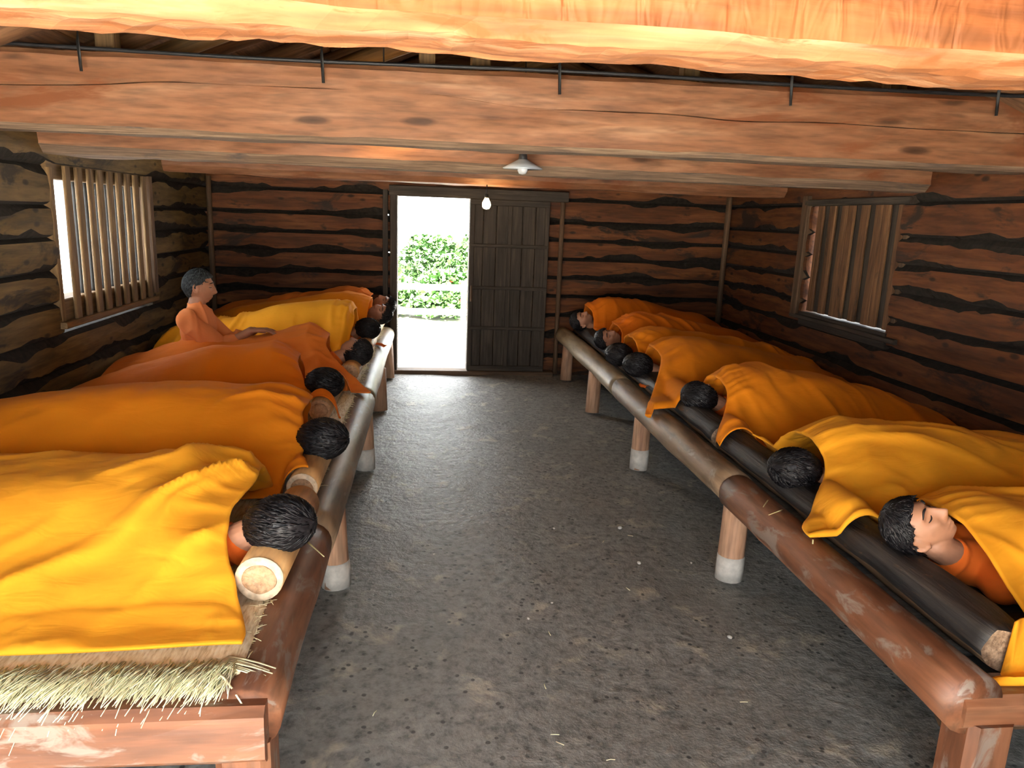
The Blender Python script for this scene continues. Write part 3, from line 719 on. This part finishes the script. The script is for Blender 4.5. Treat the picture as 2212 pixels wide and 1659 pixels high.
def hair_mesh(mat, seed=1, thick=.016, tufts=1100, top=1.0):
    rs = np.random.RandomState(seed); nphi, nth = 72, 26; ringsO, ringsI = [], []
    phi = np.arange(nphi)/nphi*2*math.pi   # 0 = face direction (+y)
    front = np.cos(phi)
    thmax = np.interp(front, [-1, -.55, -.25, .1, .35, .55, 1], [2.20, 2.08, 1.60, 1.33, 1.22, .98, .86])+.05*fbm(np.cos(phi)*4, np.sin(phi)*4, seed, 3, 2)
    tilt = -.25
    def dirs(th): 
        d = np.column_stack([np.sin(th)*np.sin(phi), np.sin(th)*np.cos(phi), np.cos(th)])
        c, s = math.cos(tilt*0), math.sin(tilt*0); return d
    def P(d, off): 
        q = head_pts(d); n_ = d/np.linalg.norm(d, axis=1, keepdims=True); return q+n_*off[:, None] if np.ndim(off) else q+n_*off
    for k in range(nth):
        t = (k+.35)/nth; th = thmax*t; d = dirs(th)
        off = thick*(1-.55*sstep(.7, 1, t))*(1+.30*fbm(d[:, 0]*9, d[:, 1]*9, d[:, 2]*9, seed+4, 3))
        ringsO.append(P(d, np.maximum(off, .003)))
    inner = [P(dirs(thmax), np.full(nphi, -.003))]
    for k in range(nth-1, -1, -4): inner.append(P(dirs(thmax*((k+.35)/nth)), np.full(nphi, -.004)))
    v, f = loft(ringsO+inner); parts = [(v, f)]
    for i in range(tufts):
        ph = rs.uniform(0, 2*math.pi); j = ph/(2*math.pi)*nphi; tm = thmax[int(j) % nphi]; t0 = math.sqrt(rs.uniform(.0, 1))*.97*tm
        ln = rs.uniform(.30, .62); pts = []
        cur = rs.normal(.25, .22)
        for q in range(4):
            th = min(t0+ln*q/3, tm+.03+.03*q/3); pp = ph+cur*q/3*.6; d = np.array([[math.sin(th)*math.sin(pp), math.sin(th)*math.cos(pp), math.cos(th)]])
            pts.append(P(d, thick*.80+.0022*q*rs.uniform(.2, 1.4)*top+.002)[0])
        parts.append(tube(pts, [.0035, .0042, .003, .0008], 3))
    v, f = joinvf(parts); return mesh('hair', v, f, mat)
def brow_mesh(s):
    pts = []
    for k in range(7):
        a = (.012+.036*k/6); zz = .036+.006*math.sin(k/6*math.pi)-.003*k/6
        d = np.array([[s*a/.0745, math.sqrt(max(0, 1-(a/.0745)**2-(zz/.113)**2)), zz/.113]]); q = head_pts(d)[0]; q[1] += .003; pts.append(q)
    return tube(pts, [.002, .0035, .004, .004, .0035, .003, .0015], 6)
def lid_mesh(s):
    pts = []
    for k in range(7):
        a = (.020+.026*k/6); zz = .010-.004*math.sin(k/6*math.pi)
        d = np.array([[s*a/.0745, math.sqrt(max(0, 1-(a/.0745)**2-(zz/.113)**2)), zz/.113]]); q = head_pts(d)[0]; q[1] += .0012; pts.append(q)
    return tube(pts, [.0008, .0020, .0024, .0024, .0024, .0018, .0008], 5)
TW = math.radians(92)
NECK = Matrix.Translation((0, -.02, -.13))
POSES = {k: Matrix.Rotation(k*TW, 4, 'Z') for k in (-1, 0, 1)}
POSES[2] = NECK @ Matrix.Rotation(math.radians(-18), 4, 'Y') @ Matrix.Rotation(math.radians(-10), 4, 'X') @ NECK.inverted() @ Matrix.Rotation(math.radians(-14), 4, 'Z')
BODIES = {(tw, tan): lying_body(POSES[tw], 'body', M['skin_tan' if tan else 'skin']) for tw, tan in ((-1, 0), (0, 0), (1, 0), (0, 1), (2, 0))}
SHIRT = shirt_mesh(M['shirt']); HAIRS = [hair_mesh(M['hair'], k+1) for k in range(3)]
BROWS = [mesh('eyebrow', *brow_mesh(s), M['hair']) for s in (-1, 1)]; LIDS = [mesh('eyelid_line', *lid_mesh(s), M['hair']) for s in (-1, 1)]
def basis(headdir, face):
    z = Vector(headdir).normalized(); y = Vector(face); y = (y-z*y.dot(z)).normalized(); x = y.cross(z)
    m = Matrix.Identity(4)
    for i in range(3): m[i][0], m[i][1], m[i][2] = x[i], y[i], z[i]
    return m
def sleeper(side, hx, hy, hz, ang, label, tan=False, hair=0, tiltz=.10, dirY=0.0, sc=.93, face_bits=True, pose=None):
    s = 1 if side == 'L' else -1
    t = thing('person', (0, 0, 0), label, 'person', 'sleepers on the left bunk' if s > 0 else 'sleepers on the right bunk')
    tw = 1 if ang > 60 else 0
    roll = min(ang-92, 12) if tw else ang
    hd = Vector((s, dirY, tiltz)); a = math.radians(roll); face = Vector((0, math.sin(a), math.cos(a)))
    t.matrix_world = Matrix.Translation((hx, hy, hz)) @ basis(hd, face) @ Matrix.Scale(sc, 4)
    # turning the head towards +y needs the opposite neck twist on the two bunks
    sg = -tw*s if pose is None else pose
    obj('body', BODIES[(sg, 1 if tan and not tw else 0)], t); obj('shirt', SHIRT, t)
    hm = POSES[sg]
    obj('hair', HAIRS[hair], t, hm)
    if face_bits:
        for q in BROWS: obj('eyebrow', q, t, hm)
        for q in LIDS: obj('eyelid_line', q, t, hm)
    return t
sleeper('L', -.455, 2.20, .655, 105, 'sleeper with glossy black hair turned away, nearest on the left bunk', hair=0, tiltz=.16, dirY=-.24)
sleeper('L', -.450, 3.11, .650, 112, 'sleeper showing only tousled black hair, second on the left bunk', hair=1, tiltz=.12, dirY=-.22)
sleeper('L', -.59, 4.20, .645, 115, 'sleeper with round black hair between two dark orange quilts, third on the left bunk', hair=2, tiltz=.12, dirY=-.2)
sleeper('L', -.500, 5.20, .645, 35, 'sleeper with bare ear and cheek behind the pointed quilt corner, fourth on the left bunk', hair=0, tiltz=.10)
sleeper('L', -.505, 6.14, .665, 115, 'sleeper with round black hair, fifth on the left bunk, patted by the sitting man', hair=1, tiltz=.10)
sleeper('L', -.435, 6.85, .70, -35, 'sleeper with brown face turned to the aisle, sixth on the left bunk', True, 2, tiltz=.12)
sleeper('L', -.43, 7.33, .72, -20, 'sleeper beside the far wall on the left bunk, seventh and last of the row', True, 0, tiltz=.12)
sleeper('R', 1.60, 2.10, .625, -12, 'sleeper with closed eyes and bare face turned up, nearest on the right bunk', hair=0, tiltz=.13, dirY=.02, pose=2)
sleeper('R', 1.545, 2.82, .615, 110, 'sleeper showing only the round back of black hair, second on the right bunk', hair=1, tiltz=.12, dirY=-.15)
sleeper('R', 1.60, 4.10, .615, 85, 'sleeper with pale ear and cheek showing under the quilt, third on the right bunk', hair=2, tiltz=.11)
sleeper('R', 1.50, 5.06, .610, 115, 'sleeper with dark head half under the drooping quilt corner, fourth on the right bunk', hair=0, tiltz=.10)
sleeper('R', 1.47, 5.48, .605, 118, 'sleeper with dark head close to the rail, fifth on the right bunk', hair=1, tiltz=.10)
sleeper('R', 1.53, 6.16, .615, -40, 'sleeper with shaded brown face, sixth on the right bunk', True, 2, tiltz=.10)
sleeper('R', 1.49, 7.10, .640, -25, 'sleeper with lit cheek beside the far wall, seventh on the right bunk', False, 0, tiltz=.11)

# sitting man
sit = thing('person', (-1.60, 5.32, MTL), 'man with greying hair in a faded orange shirt sitting up beside a sleeper', 'person')
HC = Vector((.035, 0, .572)); hm = Matrix.Translation(HC) @ basis((.10, 0, 1), (1, .18, -.10))
p = xf(head_parts(), hm)
p.append(capsule((.03, 0, .51), (.005, .0, .40), .052, .062))
p += [ellipsoid((.02, 0, .29), (.10, .155, .16)), ellipsoid((.01, 0, .14), (.11, .15, .14)), capsule((-.0, -.13, .365), (-.0, .13, .365), .052, .052)]
p.append(capsule((.0, -.155, .36), (.20, -.14, .17), .050, .041)); p.append(capsule((.20, -.14, .17), (.385, -.06, .285), .039, .028))
p.append(capsule((.0, .155, .36), (.19, .16, .17), .050, .041)); p.append(capsule((.19, .16, .17), (.37, .10, .26), .039, .028))
for s in (-1, 1):
    p.append(capsule((.0, s*.10, .09), (.30, s*.17, .085), .085, .06)); p.append(capsule((.30, s*.17, .07), (.10, s*.02, .055), .05, .04))
def hand(w, d, side):
    """right/left hand reaching along d from wrist w, palm down"""
    w = np.array(w, float); d = np.array(d, float); d /= np.linalg.norm(d); sd_ = np.cross(d, [0, 0, 1.0]); sd_ /= np.linalg.norm(sd_); dn = np.cross(d, sd_); dn = -dn if dn[2] > 0 else dn
    out = []
    for k in range(4): out.append(capsule(w+sd_*(k-1.5)*.013, w+d*.085+sd_*(k-1.5)*.019, .017, .013, 10, 3))
    for k, ln in enumerate((.062, .075, .080, .070)):
        kk = k if side < 0 else 3-k
        a = w+d*.085+sd_*(kk-1.5)*.020; b = a+d*ln*.5+dn*.008; c = b+d*ln*.5+dn*.022
        out += [capsule(a, b, .0095, .0088, 8, 3), capsule(b, c, .0088, .0075, 8, 3)]
    a = w+d*.02+sd_*side*.024; b = a+d*.04+sd_*side*.024+dn*.006; c = b+d*.035+sd_*side*.006+dn*.008
    out += [capsule(a, b, .012, .0105, 8, 3), capsule(b, c, .0105, .008, 8, 3)]
    return out
p += hand((.385, -.06, .287), (1, .12, .05), -1)
p += hand((.37, .10, .262), (1, -.1, .1), 1)
obj('body', remesh('sitting_body', p, M['skin_tan'], .0048, 2), sit)
ps = [ellipsoid((.02, 0, .29), (.118, .172, .175)), ellipsoid((.01, 0, .13), (.135, .172, .15)), capsule((-.0, -.135, .368), (-.0, .135, .368), .064, .064),
      capsule((.0, -.155, .36), (.205, -.14, .165), .068, .062), capsule((.205, -.14, .165), (.26, -.115, .20), .060, .056),
      capsule((.0, .155, .36), (.19, .16, .17), .068, .062), capsule((.19, .16, .17), (.25, .14, .20), .060, .056),
      capsule((.012, 0, .40), (.018, 0, .43), .075, .066)]
colr = [(.022+math.cos(a)*.062, math.sin(a)*.064, .445-.012*math.cos(a)) for a in np.linspace(0, 2*math.pi, 24)]
ps.append(tube(colr, .010, 8))
shm = remesh('sitting_shirt', ps, M['shirt_faded'], .007, 2)
co = np.zeros(len(shm.vertices)*3, dtype=np.float32); shm.vertices.foreach_get('co', co); co = co.reshape(-1, 3); no = np.array([q.normal[:] for q in shm.vertices])
rd_ = (1-np.abs(vn((co[:, 0]+co[:, 1]*.6)*14, co[:, 2]*4+co[:, 0]*6, co[:, 1]*5, 77)))**3; co = co+no*(.018*(rd_-.3))[:, None]
shm.vertices.foreach_set('co', co.astype(np.float32).ravel()); shm.update(); obj('shirt', shm, sit)
obj('hair', hair_mesh(M['hair_grey'], 9, .012, 700, .6), sit, hm)
for q in BROWS: obj('eyebrow', q, sit, hm)
for q in LIDS: obj('eyelid_line', q, sit, hm)

# ------------------------------------------------------------------ quilts
def quilt(side, xh, L, yc, wn, wf_, prof, mat, label, seed, deck, corner=(0, 0, 0), farcorner=(0, 0, 0), k=1.25, edge=(0, 0, 0), fold=(35, 7.0, .012), hang=0.0, puff=.012, drop=0.0, skew=0.0, fine=.006, cstart=.15):
    """padded quilt lofted over a lying body. X from the head edge to the foot, v=-1 near hem, +1 far hem"""
    s = 1 if side == 'L' else -1
    t = thing('quilt', (0, 0, 0), label, 'quilt', 'orange quilts on the left bunk' if s > 0 else 'orange quilts on the right bunk')
    nu, nv = 130, 110
    u = np.linspace(0, 1, nu)[:, None]; v = np.linspace(-1, 1, nv)[None, :]
    u, v = np.broadcast_arrays(u, v); u = u.copy(); v = v.copy(); av = np.abs(v)
    H = np.interp(u, [a for a, _ in prof], [b for _, b in prof]); 
    H = H-.02*(1-sstep(0, .10, u))
    width = np.where(v < 0, wn, wf_)*(1-.06*u)
    kk = np.where(v < 0, k, 1.5)
    bell = .5+.5*np.cos(math.pi*np.minimum(1, av**kk))
    Z = .010+H*bell
    X = u*L
    # head edge shape: offsets at near hem / crest / far hem (positive = towards the aisle)
    e = np.interp(v, [-1, -.5, 0, .5, 1], [edge[0], (edge[0]+edge[1])/2, edge[1], (edge[1]+edge[2])/2, edge[2]])
    wavy = .016*fbm(v*2.6, seed, 0, seed, 3)
    X = X-(e+wavy)*(1-u)**2
    Y = v*width+.05*fbm(u*2.5, seed, 0, seed+2, 2)*(1-av*.5)+skew*u
    wc = (1-sstep(0, .42, u))*sstep(cstart, 1.0, -v)**1.5
    X -= corner[0]*wc; Y += corner[1]*wc; Z += corner[2]*wc
    wc = (1-sstep(0, .42, u))*sstep(.15, 1.0, v)**1.5
    X -= farcorner[0]*wc; Y += farcorner[1]*wc; Z += farcorner[2]*wc
    if hang:
        w_ = sstep(.80, 1.0, -v); Z -= hang*w_; Y += .03*w_
    # folds: ridges along a direction, stronger near the head and at the hems
    a = math.radians(fold[0]); wx, wy = X+.10*fbm(X*2.2, Y*2.2, 0, seed+5, 2), Y+.10*fbm(X*2.2, Y*2.2, 3, seed+6, 2)
    p_ = wx*math.cos(a)+wy*math.sin(a); q_ = -wx*math.sin(a)+wy*math.cos(a)
    rdg = 1-np.abs(vn(p_*fold[1], q_*1.6, 0, seed+8)); rdg = rdg**3
    rdg2 = 1-np.abs(vn(p_*fold[1]*1.7+5, q_*2.6, 2, seed+9)); rdg2 = rdg2**3
    mask = np.clip(.45+.55*fbm(X*1.8, Y*1.8, 0, seed+11, 2)+.5*(1-sstep(0, .3, u)), .05, 1.3)
    D = fold[2]*1.7*mask*(rdg-.25)+fold[2]*.9*mask*(rdg2-.25)
    D += puff*fbm(X*3.6, Y*3.6, 0, seed+13, 3)
    # gathers along the head edge and the hem
    g1 = 1-np.abs(vn(v*11+.6*fbm(u*4, v*2, 0, seed), u*2.0, 0, seed+15)); D += .016*(g1**2-.3)*(1-sstep(0, .16, u))
    g2 = 1-np.abs(vn(X*13, v*1.0, 0, seed+16)); D += fine*1.6*(g2**2-.3)*sstep(.55, .9, av)
    D += fine*(1-np.abs(vn(p_*22, q_*7, 4, seed+18))-.4)*mask
    P = np.stack([X, Y, Z], -1)
    du = np.gradient(P, axis=0); dv = np.gradient(P, axis=1); Nn = np.cross(du, dv); Nn /= np.linalg.norm(Nn, axis=-1, keepdims=True)+1e-9
    if Nn[nu//2, nv//2, 2] < 0: Nn = -Nn
    ed = np.minimum(1, np.minimum(np.minimum(u, 1-u)/.05, (1-av)/.06))
    P = P+Nn*(D*(.25+.75*np.minimum(1, ed*1.3)))[..., None]
    th = .008+.030*np.sqrt(np.clip(ed, 0, 1))
    low = P-Nn*th[..., None]
    lim = -.30 if hang else .004
    P[..., 2] = np.maximum(P[..., 2], lim+.008); low[..., 2] = np.maximum(low[..., 2], lim)
    wx_ = xh-s*P[..., 0]; wy_ = yc+P[..., 1]
    if s < 0:
        sup = np.maximum(.152*np.sqrt(np.clip(1-((wx_-1.572)/.115)**2, 0, 1)), (RRZ+RR-deck+.006)*(np.abs(wx_-RRX) < .07))
        sup = sup*(wy_ > 1.62)
    else:
        sup = np.zeros_like(wx_)
        for (px, py0, py1, pr_) in ((-.465, 2.03, 2.63, .142), (-.475, 2.79, 3.5, .124), (-.572, 3.97, 4.63, .124), (-.51, 4.94, 5.86, .124), (-.49, 5.9, 7.5, .124)):
            sup = np.maximum(sup, pr_*np.sqrt(np.clip(1-((wx_-px)/.09)**2, 0, 1))*(wy_ > py0)*(wy_ < py1))
    lift = np.maximum(0, sup+.012-low[..., 2]); P[..., 2] += lift; low[..., 2] += lift
    V = np.concatenate([P.reshape(-1, 3), low.reshape(-1, 3)]); N = nu*nv; F = []
    idx = np.arange(N).reshape(nu, nv)
    a_, b_, c_, d_ = idx[:-1, :-1].ravel(), idx[1:, :-1].ravel(), idx[1:, 1:].ravel(), idx[:-1, 1:].ravel()
    F = np.concatenate([np.stack([a_, b_, c_, d_], 1), np.stack([a_+N, d_+N, c_+N, b_+N], 1)]).tolist()
    for i in range(nu-1):
        F.append((idx[i, 0], idx[i, 0]+N, idx[i+1, 0]+N, idx[i+1, 0])); F.append((idx[i, -1], idx[i+1, -1], idx[i+1, -1]+N, idx[i, -1]+N))
    for j in range(nv-1):
        F.append((idx[0, j], idx[0, j+1], idx[0, j+1]+N, idx[0, j]+N)); F.append((idx[-1, j], idx[-1, j]+N, idx[-1, j+1]+N, idx[-1, j+1]))
    V[:, 0] = -s*V[:, 0]
    if s < 0: F = [q[::-1] for q in F]
    t.location = (xh, yc, deck)
    me = mesh('cover', V, F, mat)
    obj('cover', me, t)
    return t
PL = [(0, .25), (.15, .29), (.45, .27), (.8, .20), (.95, .14), (1, .05)]
ML = MTL
quilt('L', -.600, 1.46, 2.46, .72, .48, [(0, .235), (.12, .27), (.45, .26), (.8, .22), (1, .10)], M['quilt_a'], 'bright golden quilt nearest on the left bunk, hem lying on the straw mat', 1, ML, corner=(.16, .05, 0), edge=(-.02, .02, -.02), k=1.1, fold=(58, 5.0, .021))
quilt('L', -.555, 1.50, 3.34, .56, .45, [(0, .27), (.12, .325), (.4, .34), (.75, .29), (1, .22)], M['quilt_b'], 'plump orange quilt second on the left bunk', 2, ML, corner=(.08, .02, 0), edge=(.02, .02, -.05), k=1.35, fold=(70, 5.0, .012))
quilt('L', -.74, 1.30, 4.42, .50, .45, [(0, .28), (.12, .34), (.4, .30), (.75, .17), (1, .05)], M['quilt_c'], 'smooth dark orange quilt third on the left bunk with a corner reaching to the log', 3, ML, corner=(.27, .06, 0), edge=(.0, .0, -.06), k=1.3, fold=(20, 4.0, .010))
quilt('L', -.68, 1.38, 5.22, .56, .42, [(0, .29), (.10, .33), (.35, .24), (.7, .20), (1, .08)], M['quilt_d'], 'red-orange quilt fourth on the left bunk, crumpled at the foot, with a large pointed corner', 4, ML, corner=(.32, -.08, 0), edge=(.0, .0, -.02), k=1.25, fold=(65, 6.0, .012))
quilt('L', -.600, 1.45, 6.10, .52, .42, [(0, .36), (.12, .40), (.4, .35), (.7, .25), (1, .12)], M['quilt_a'], 'golden orange quilt with upright folds, fifth on the left bunk beside the sitting man', 5, ML, corner=(.02, .12, 0), edge=(-.02, .02, 0), k=1.2, fold=(10, 7.0, .022))
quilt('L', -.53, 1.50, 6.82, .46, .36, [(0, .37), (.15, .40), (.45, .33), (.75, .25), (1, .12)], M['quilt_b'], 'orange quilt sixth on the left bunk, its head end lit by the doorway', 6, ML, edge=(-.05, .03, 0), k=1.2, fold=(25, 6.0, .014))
quilt('L', -.55, 1.50, 7.27, .40, .28, [(0, .36), (.15, .40), (.45, .33), (.75, .25), (1, .12)], M['quilt_d'], 'pale orange quilt against the far wall on the left bunk', 7, ML, k=1.2, fold=(40, 6.0, .012))
DR_ = DKR+.016
quilt('R', 1.72, 1.36, 2.15, .63, .42, [(0, .27), (.12, .30), (.5, .28), (.85, .2), (1, .10)], M['quilt_a'], 'golden quilt nearest on the right bunk, hanging over its end rail', 11, DR_, corner=(.24, .0, 0), cstart=.62, edge=(.02, .0, .0), k=1.3, fold=(30, 6.5, .021), hang=.07)
quilt('R', 1.64, 1.44, 2.90, .50, .42, [(0, .29), (.12, .34), (.4, .31), (.75, .25), (1, .12)], M['quilt_a'], 'creased golden orange quilt second on the right bunk with a corner drooping by the log', 12, DR_, corner=(.30, -.10, 0), edge=(-.02, .0, .06), k=1.2, fold=(75, 7.5, .022))
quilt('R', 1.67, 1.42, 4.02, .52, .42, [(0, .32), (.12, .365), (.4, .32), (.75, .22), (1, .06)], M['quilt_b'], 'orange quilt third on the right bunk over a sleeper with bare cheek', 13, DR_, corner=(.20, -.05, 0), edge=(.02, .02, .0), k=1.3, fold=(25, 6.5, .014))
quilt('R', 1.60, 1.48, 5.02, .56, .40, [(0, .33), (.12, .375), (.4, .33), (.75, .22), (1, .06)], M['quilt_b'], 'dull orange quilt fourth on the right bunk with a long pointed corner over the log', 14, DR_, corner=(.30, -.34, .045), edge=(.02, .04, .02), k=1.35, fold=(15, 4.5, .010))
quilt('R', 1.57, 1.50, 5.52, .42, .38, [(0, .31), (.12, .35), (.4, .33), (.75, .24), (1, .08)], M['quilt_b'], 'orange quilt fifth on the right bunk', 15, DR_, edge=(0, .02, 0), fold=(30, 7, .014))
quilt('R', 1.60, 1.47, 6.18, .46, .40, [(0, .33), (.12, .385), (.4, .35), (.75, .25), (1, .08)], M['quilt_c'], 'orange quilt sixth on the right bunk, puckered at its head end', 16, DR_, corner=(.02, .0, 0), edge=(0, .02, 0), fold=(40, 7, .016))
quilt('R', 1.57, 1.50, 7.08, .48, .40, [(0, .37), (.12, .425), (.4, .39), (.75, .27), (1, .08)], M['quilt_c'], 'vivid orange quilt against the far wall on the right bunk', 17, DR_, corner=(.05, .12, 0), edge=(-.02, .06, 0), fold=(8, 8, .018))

# ------------------------------------------------------------------ lamps
lit = thing('light_bulb', (.478, 6.44, 1.66), 'glowing bare light bulb hanging in front of the far door', 'light bulb')
v, f = lathe([(.004, 0), (.022, .004), (.033, .020), (.036, .038), (.031, .058), (.020, .078), (.014, .092), (.004, .094)]); obj('glass', mesh('glass', v, f, M['glass_lit']), lit)
v, f = lathe([(.013, .090), (.016, .094), (.016, .122), (.010, .126)]); obj('socket', mesh('socket', v, f, M['iron']), lit)
v, f = tube([(0, 0, .12), (0, 0, .20)], .004); obj('cord', mesh('cord', v, f, M['cable']), lit)
sh = thing('shaded_lamp', (.52, 4.33, 1.85), 'unlit lamp with a flat white enamel shade below the second beam', 'lamp')
v, f = lathe([(.112, .020), (.113, .022), (.070, .045), (.032, .066), (.022, .072), (.018, .070), (.066, .041), (.110, .018)], 32); obj('shade', mesh('shade', v, f, M['enamel']), sh)
v, f = lathe([(.004, -.012), (.020, -.008), (.029, .010), (.028, .026), (.018, .046), (.014, .06)]); obj('bulb', mesh('bulb', v, f, M['glass_dim']), sh)
v, f = lathe([(.020, .062), (.026, .066), (.022, .100), (.015, .105), (.015, .135), (.006, .14)]); obj('socket', mesh('socket', v, f, M['cable']), sh)
v, f = tube([(0, 0, .13), (0, .0, .5), (-.02, .02, .95)], .004); obj('cord', mesh('cord', v, f, M['cable']), sh)
# lit bulb hidden behind the second beam
hb = thing('light_bulb', (-.25, 4.28, 2.04), 'glowing light bulb tucked up behind the second beam', 'light bulb')
v, f = lathe([(.004, 0), (.022, .004), (.033, .020), (.036, .038), (.031, .058), (.020, .078), (.014, .092), (.004, .094)]); obj('glass', mesh('glass', v, f, M['glass_lit']), hb)
v, f = lathe([(.013, .090), (.016, .094), (.016, .122), (.010, .126)]); obj('socket', mesh('socket', v, f, M['iron']), hb)
v, f = tube([(0, 0, .12), (0, 0, .8)], .004); obj('cord', mesh('cord', v, f, M['cable']), hb)

# ------------------------------------------------------------------ outside
fc = thing('white_fence', (0, 11.0, -.06), 'low white rail fence in the sunshine beyond the doorway', 'fence')
for z in (.26, .62): box('rail', (.6, 0, z), (7.0, .05, .085), M['white_paint'], fc, axis='x', seed=int(z*10))
for x in (-2.2, -1.0, .52, 2.0, 3.5): box('post', (x, .02, .35), (.075, .075, .74), M['white_paint'], fc, axis='z', seed=int(x*10+40))
def shrub(x, y, h, r, seed, label, flowers=5):
    t = thing('shrub', (x, y, -.06), label, 'shrub', 'shrubs beyond the fence'); rs = np.random.RandomState(seed); parts = []
    n = 3200; th = rs.uniform(0, 2*math.pi, n); rr = r*np.sqrt(rs.uniform(0, 1, n)); zz = h*(.05+.95*rs.uniform(0, 1, n)**.8)
    rr = rr*np.sqrt(np.clip(1-((zz/h)-.35)**2/.5, .05, 1)); V, F = [], []
    for i in range(n):
        c = np.array([math.cos(th[i])*rr[i], math.sin(th[i])*rr[i], zz[i]]); a = rs.normal(size=3); a[2] = abs(a[2])*.4; a /= np.linalg.norm(a); b = np.cross(a, rs.normal(size=3)); b /= np.linalg.norm(b); L = rs.uniform(.07, .13); w = L*.36
        q = len(V); V += [c, c+a*L*.5+b*w, c+a*L, c+a*L*.5-b*w]; F.append((q, q+1, q+2, q+3))
    fo = obj('foliage', mesh('foliage', V, F, M['leaf'], False), t); fo['kind'] = 'stuff'
    for i in range(5):
        a = rs.uniform(0, 6.28); v, f = tube([(0, 0, 0), (math.cos(a)*r*.3, math.sin(a)*r*.3, h*.4), (math.cos(a)*r*.55, math.sin(a)*r*.55, h*.8)], [.012, .008, .004], 6); obj('stem', mesh('stem', v, f, M['stem']), t)
    v, f = ellipsoid((0, 0, 0), (.035, .035, .022), 8, 5); fl = mesh('flower', v, f, M['flower'])
    for i in range(flowers):
        k = rs.randint(n); o = obj('flower', fl, t); a = th[k]; o.location = (math.cos(a)*rr[k]*1.02, min(-.02, math.sin(a)*rr[k]-.1), zz[k])
for i, (x, y, h, r, lb) in enumerate([(-.75, 12.4, .75, .55, 'leafy green shrub left of the doorway view beyond the fence'), (.25, 12.2, .75, .5, 'green shrub with red flowers in the middle beyond the fence'), (1.2, 12.6, 1.05, .6, 'green shrub by the fence post at the right of the doorway view'), (-1.6, 13.4, 1.5, .7, 'tall shrub partly hidden by the left door jamb'), (.1, 14.2, 1.25, .8, 'pale tall bush rising behind the middle shrub'), (1.3, 14.6, 1.5, .85, 'tallest bush behind the shrubs to the right')]):
    shrub(x, y, h, r, 30+i, lb)

# ------------------------------------------------------------------ small things
rs = np.random.RandomState(8)
v, f = tube([(-.02, 0, 0), (.0, .002, .002), (.02, 0, 0)], .0022, 4); SB = mesh('straw_piece', v, f, M['straw_strand'])
for i in range(14):
    x, y = rs.uniform(-.2, 1.25), rs.uniform(1.4, 3.6)
    o = obj('straw_piece', SB); o.location = (x, y, -.002); o.scale = (.7,)*3; o.rotation_euler = (0, 0, rs.uniform(0, 3.14)); tag(o, 'tiny bit of dropped straw on the earth floor', 'straw', 'straw bits on the floor')
me_ = ellipsoid((0, 0, 0), (.016, .012, .009), 8, 5); PB = mesh('pebble', *me_, M['plaster'])
for i in range(10):
    x, y = rs.uniform(-.25, 1.3), rs.uniform(1.4, 4.5)
    o = obj('pebble', PB); o.location = (x, y, -.001); o.scale = (rs.uniform(.4, 1),)*3; o.rotation_euler = (0, 0, rs.uniform(0, 3)); tag(o, 'small pale pebble lying on the earth floor', 'pebble', 'pebbles on the floor')
for p0, d, L, lb in (((-.40, 2.42, .492), (.45, -.7, .0), .13, 'single straw lying across the left front log'), ((1.372, 2.33, .52), (-.05, -.2, -1), .09, 'pale straw hanging from the drooping quilt corner'), ((1.47, 1.55, .44), (-.05, -.25, -1), .13, 'yellow straw hanging from the near right quilt hem'), ((1.40, 2.62, .515), (-.25, -.18, .02), .11, 'straw wrapped over the middle of the right front log'), ((1.385, 2.72, .515), (-.2, -.28, .02), .10, 'shorter straw beside the one wrapped over the right log')):
    v, f = strand((0, 0, 0), d, L, .0035, .02, 5); o = obj('straw', mesh('straw', v, f, M['straw_green']), None); o.location = p0; tag(o, lb, 'straw', 'stray straws on the bunks')
def scrap(loc, size, rz, label):
    gx, gy = np.meshgrid(np.linspace(-.5, .5, 9), np.linspace(-.5, .5, 9)); gz = .012+.012*fbm(gx*2, gy*2, 0, int(rz*10), 2)
    v = np.concatenate([np.stack([gx.ravel()*size[0], gy.ravel()*size[1], gz.ravel()], 1), np.stack([gx.ravel()*size[0], gy.ravel()*size[1], gz.ravel()-.004], 1)]); f = []
    for j in range(8):
        for i in range(8): a = j*9+i; f.append((a, a+1, a+10, a+9)); f.append((81+a, 81+a+9, 81+a+10, 81+a+1))
    o = obj('cloth_scrap', mesh('cloth_scrap', v, f, M['shirt'])); o.location = loc; o.rotation_euler = (0, 0, rz); tag(o, label, 'cloth')
scrap((-.40, 6.35, .49), (.05, .22, ), .5, 'narrow orange cloth strip on the far end of the left log')
scrap((1.46, 4.80, .51), (.05, .06), .7, 'small orange cloth scrap on the right bunk beside a dark head')
bpy.context.view_layer.update()
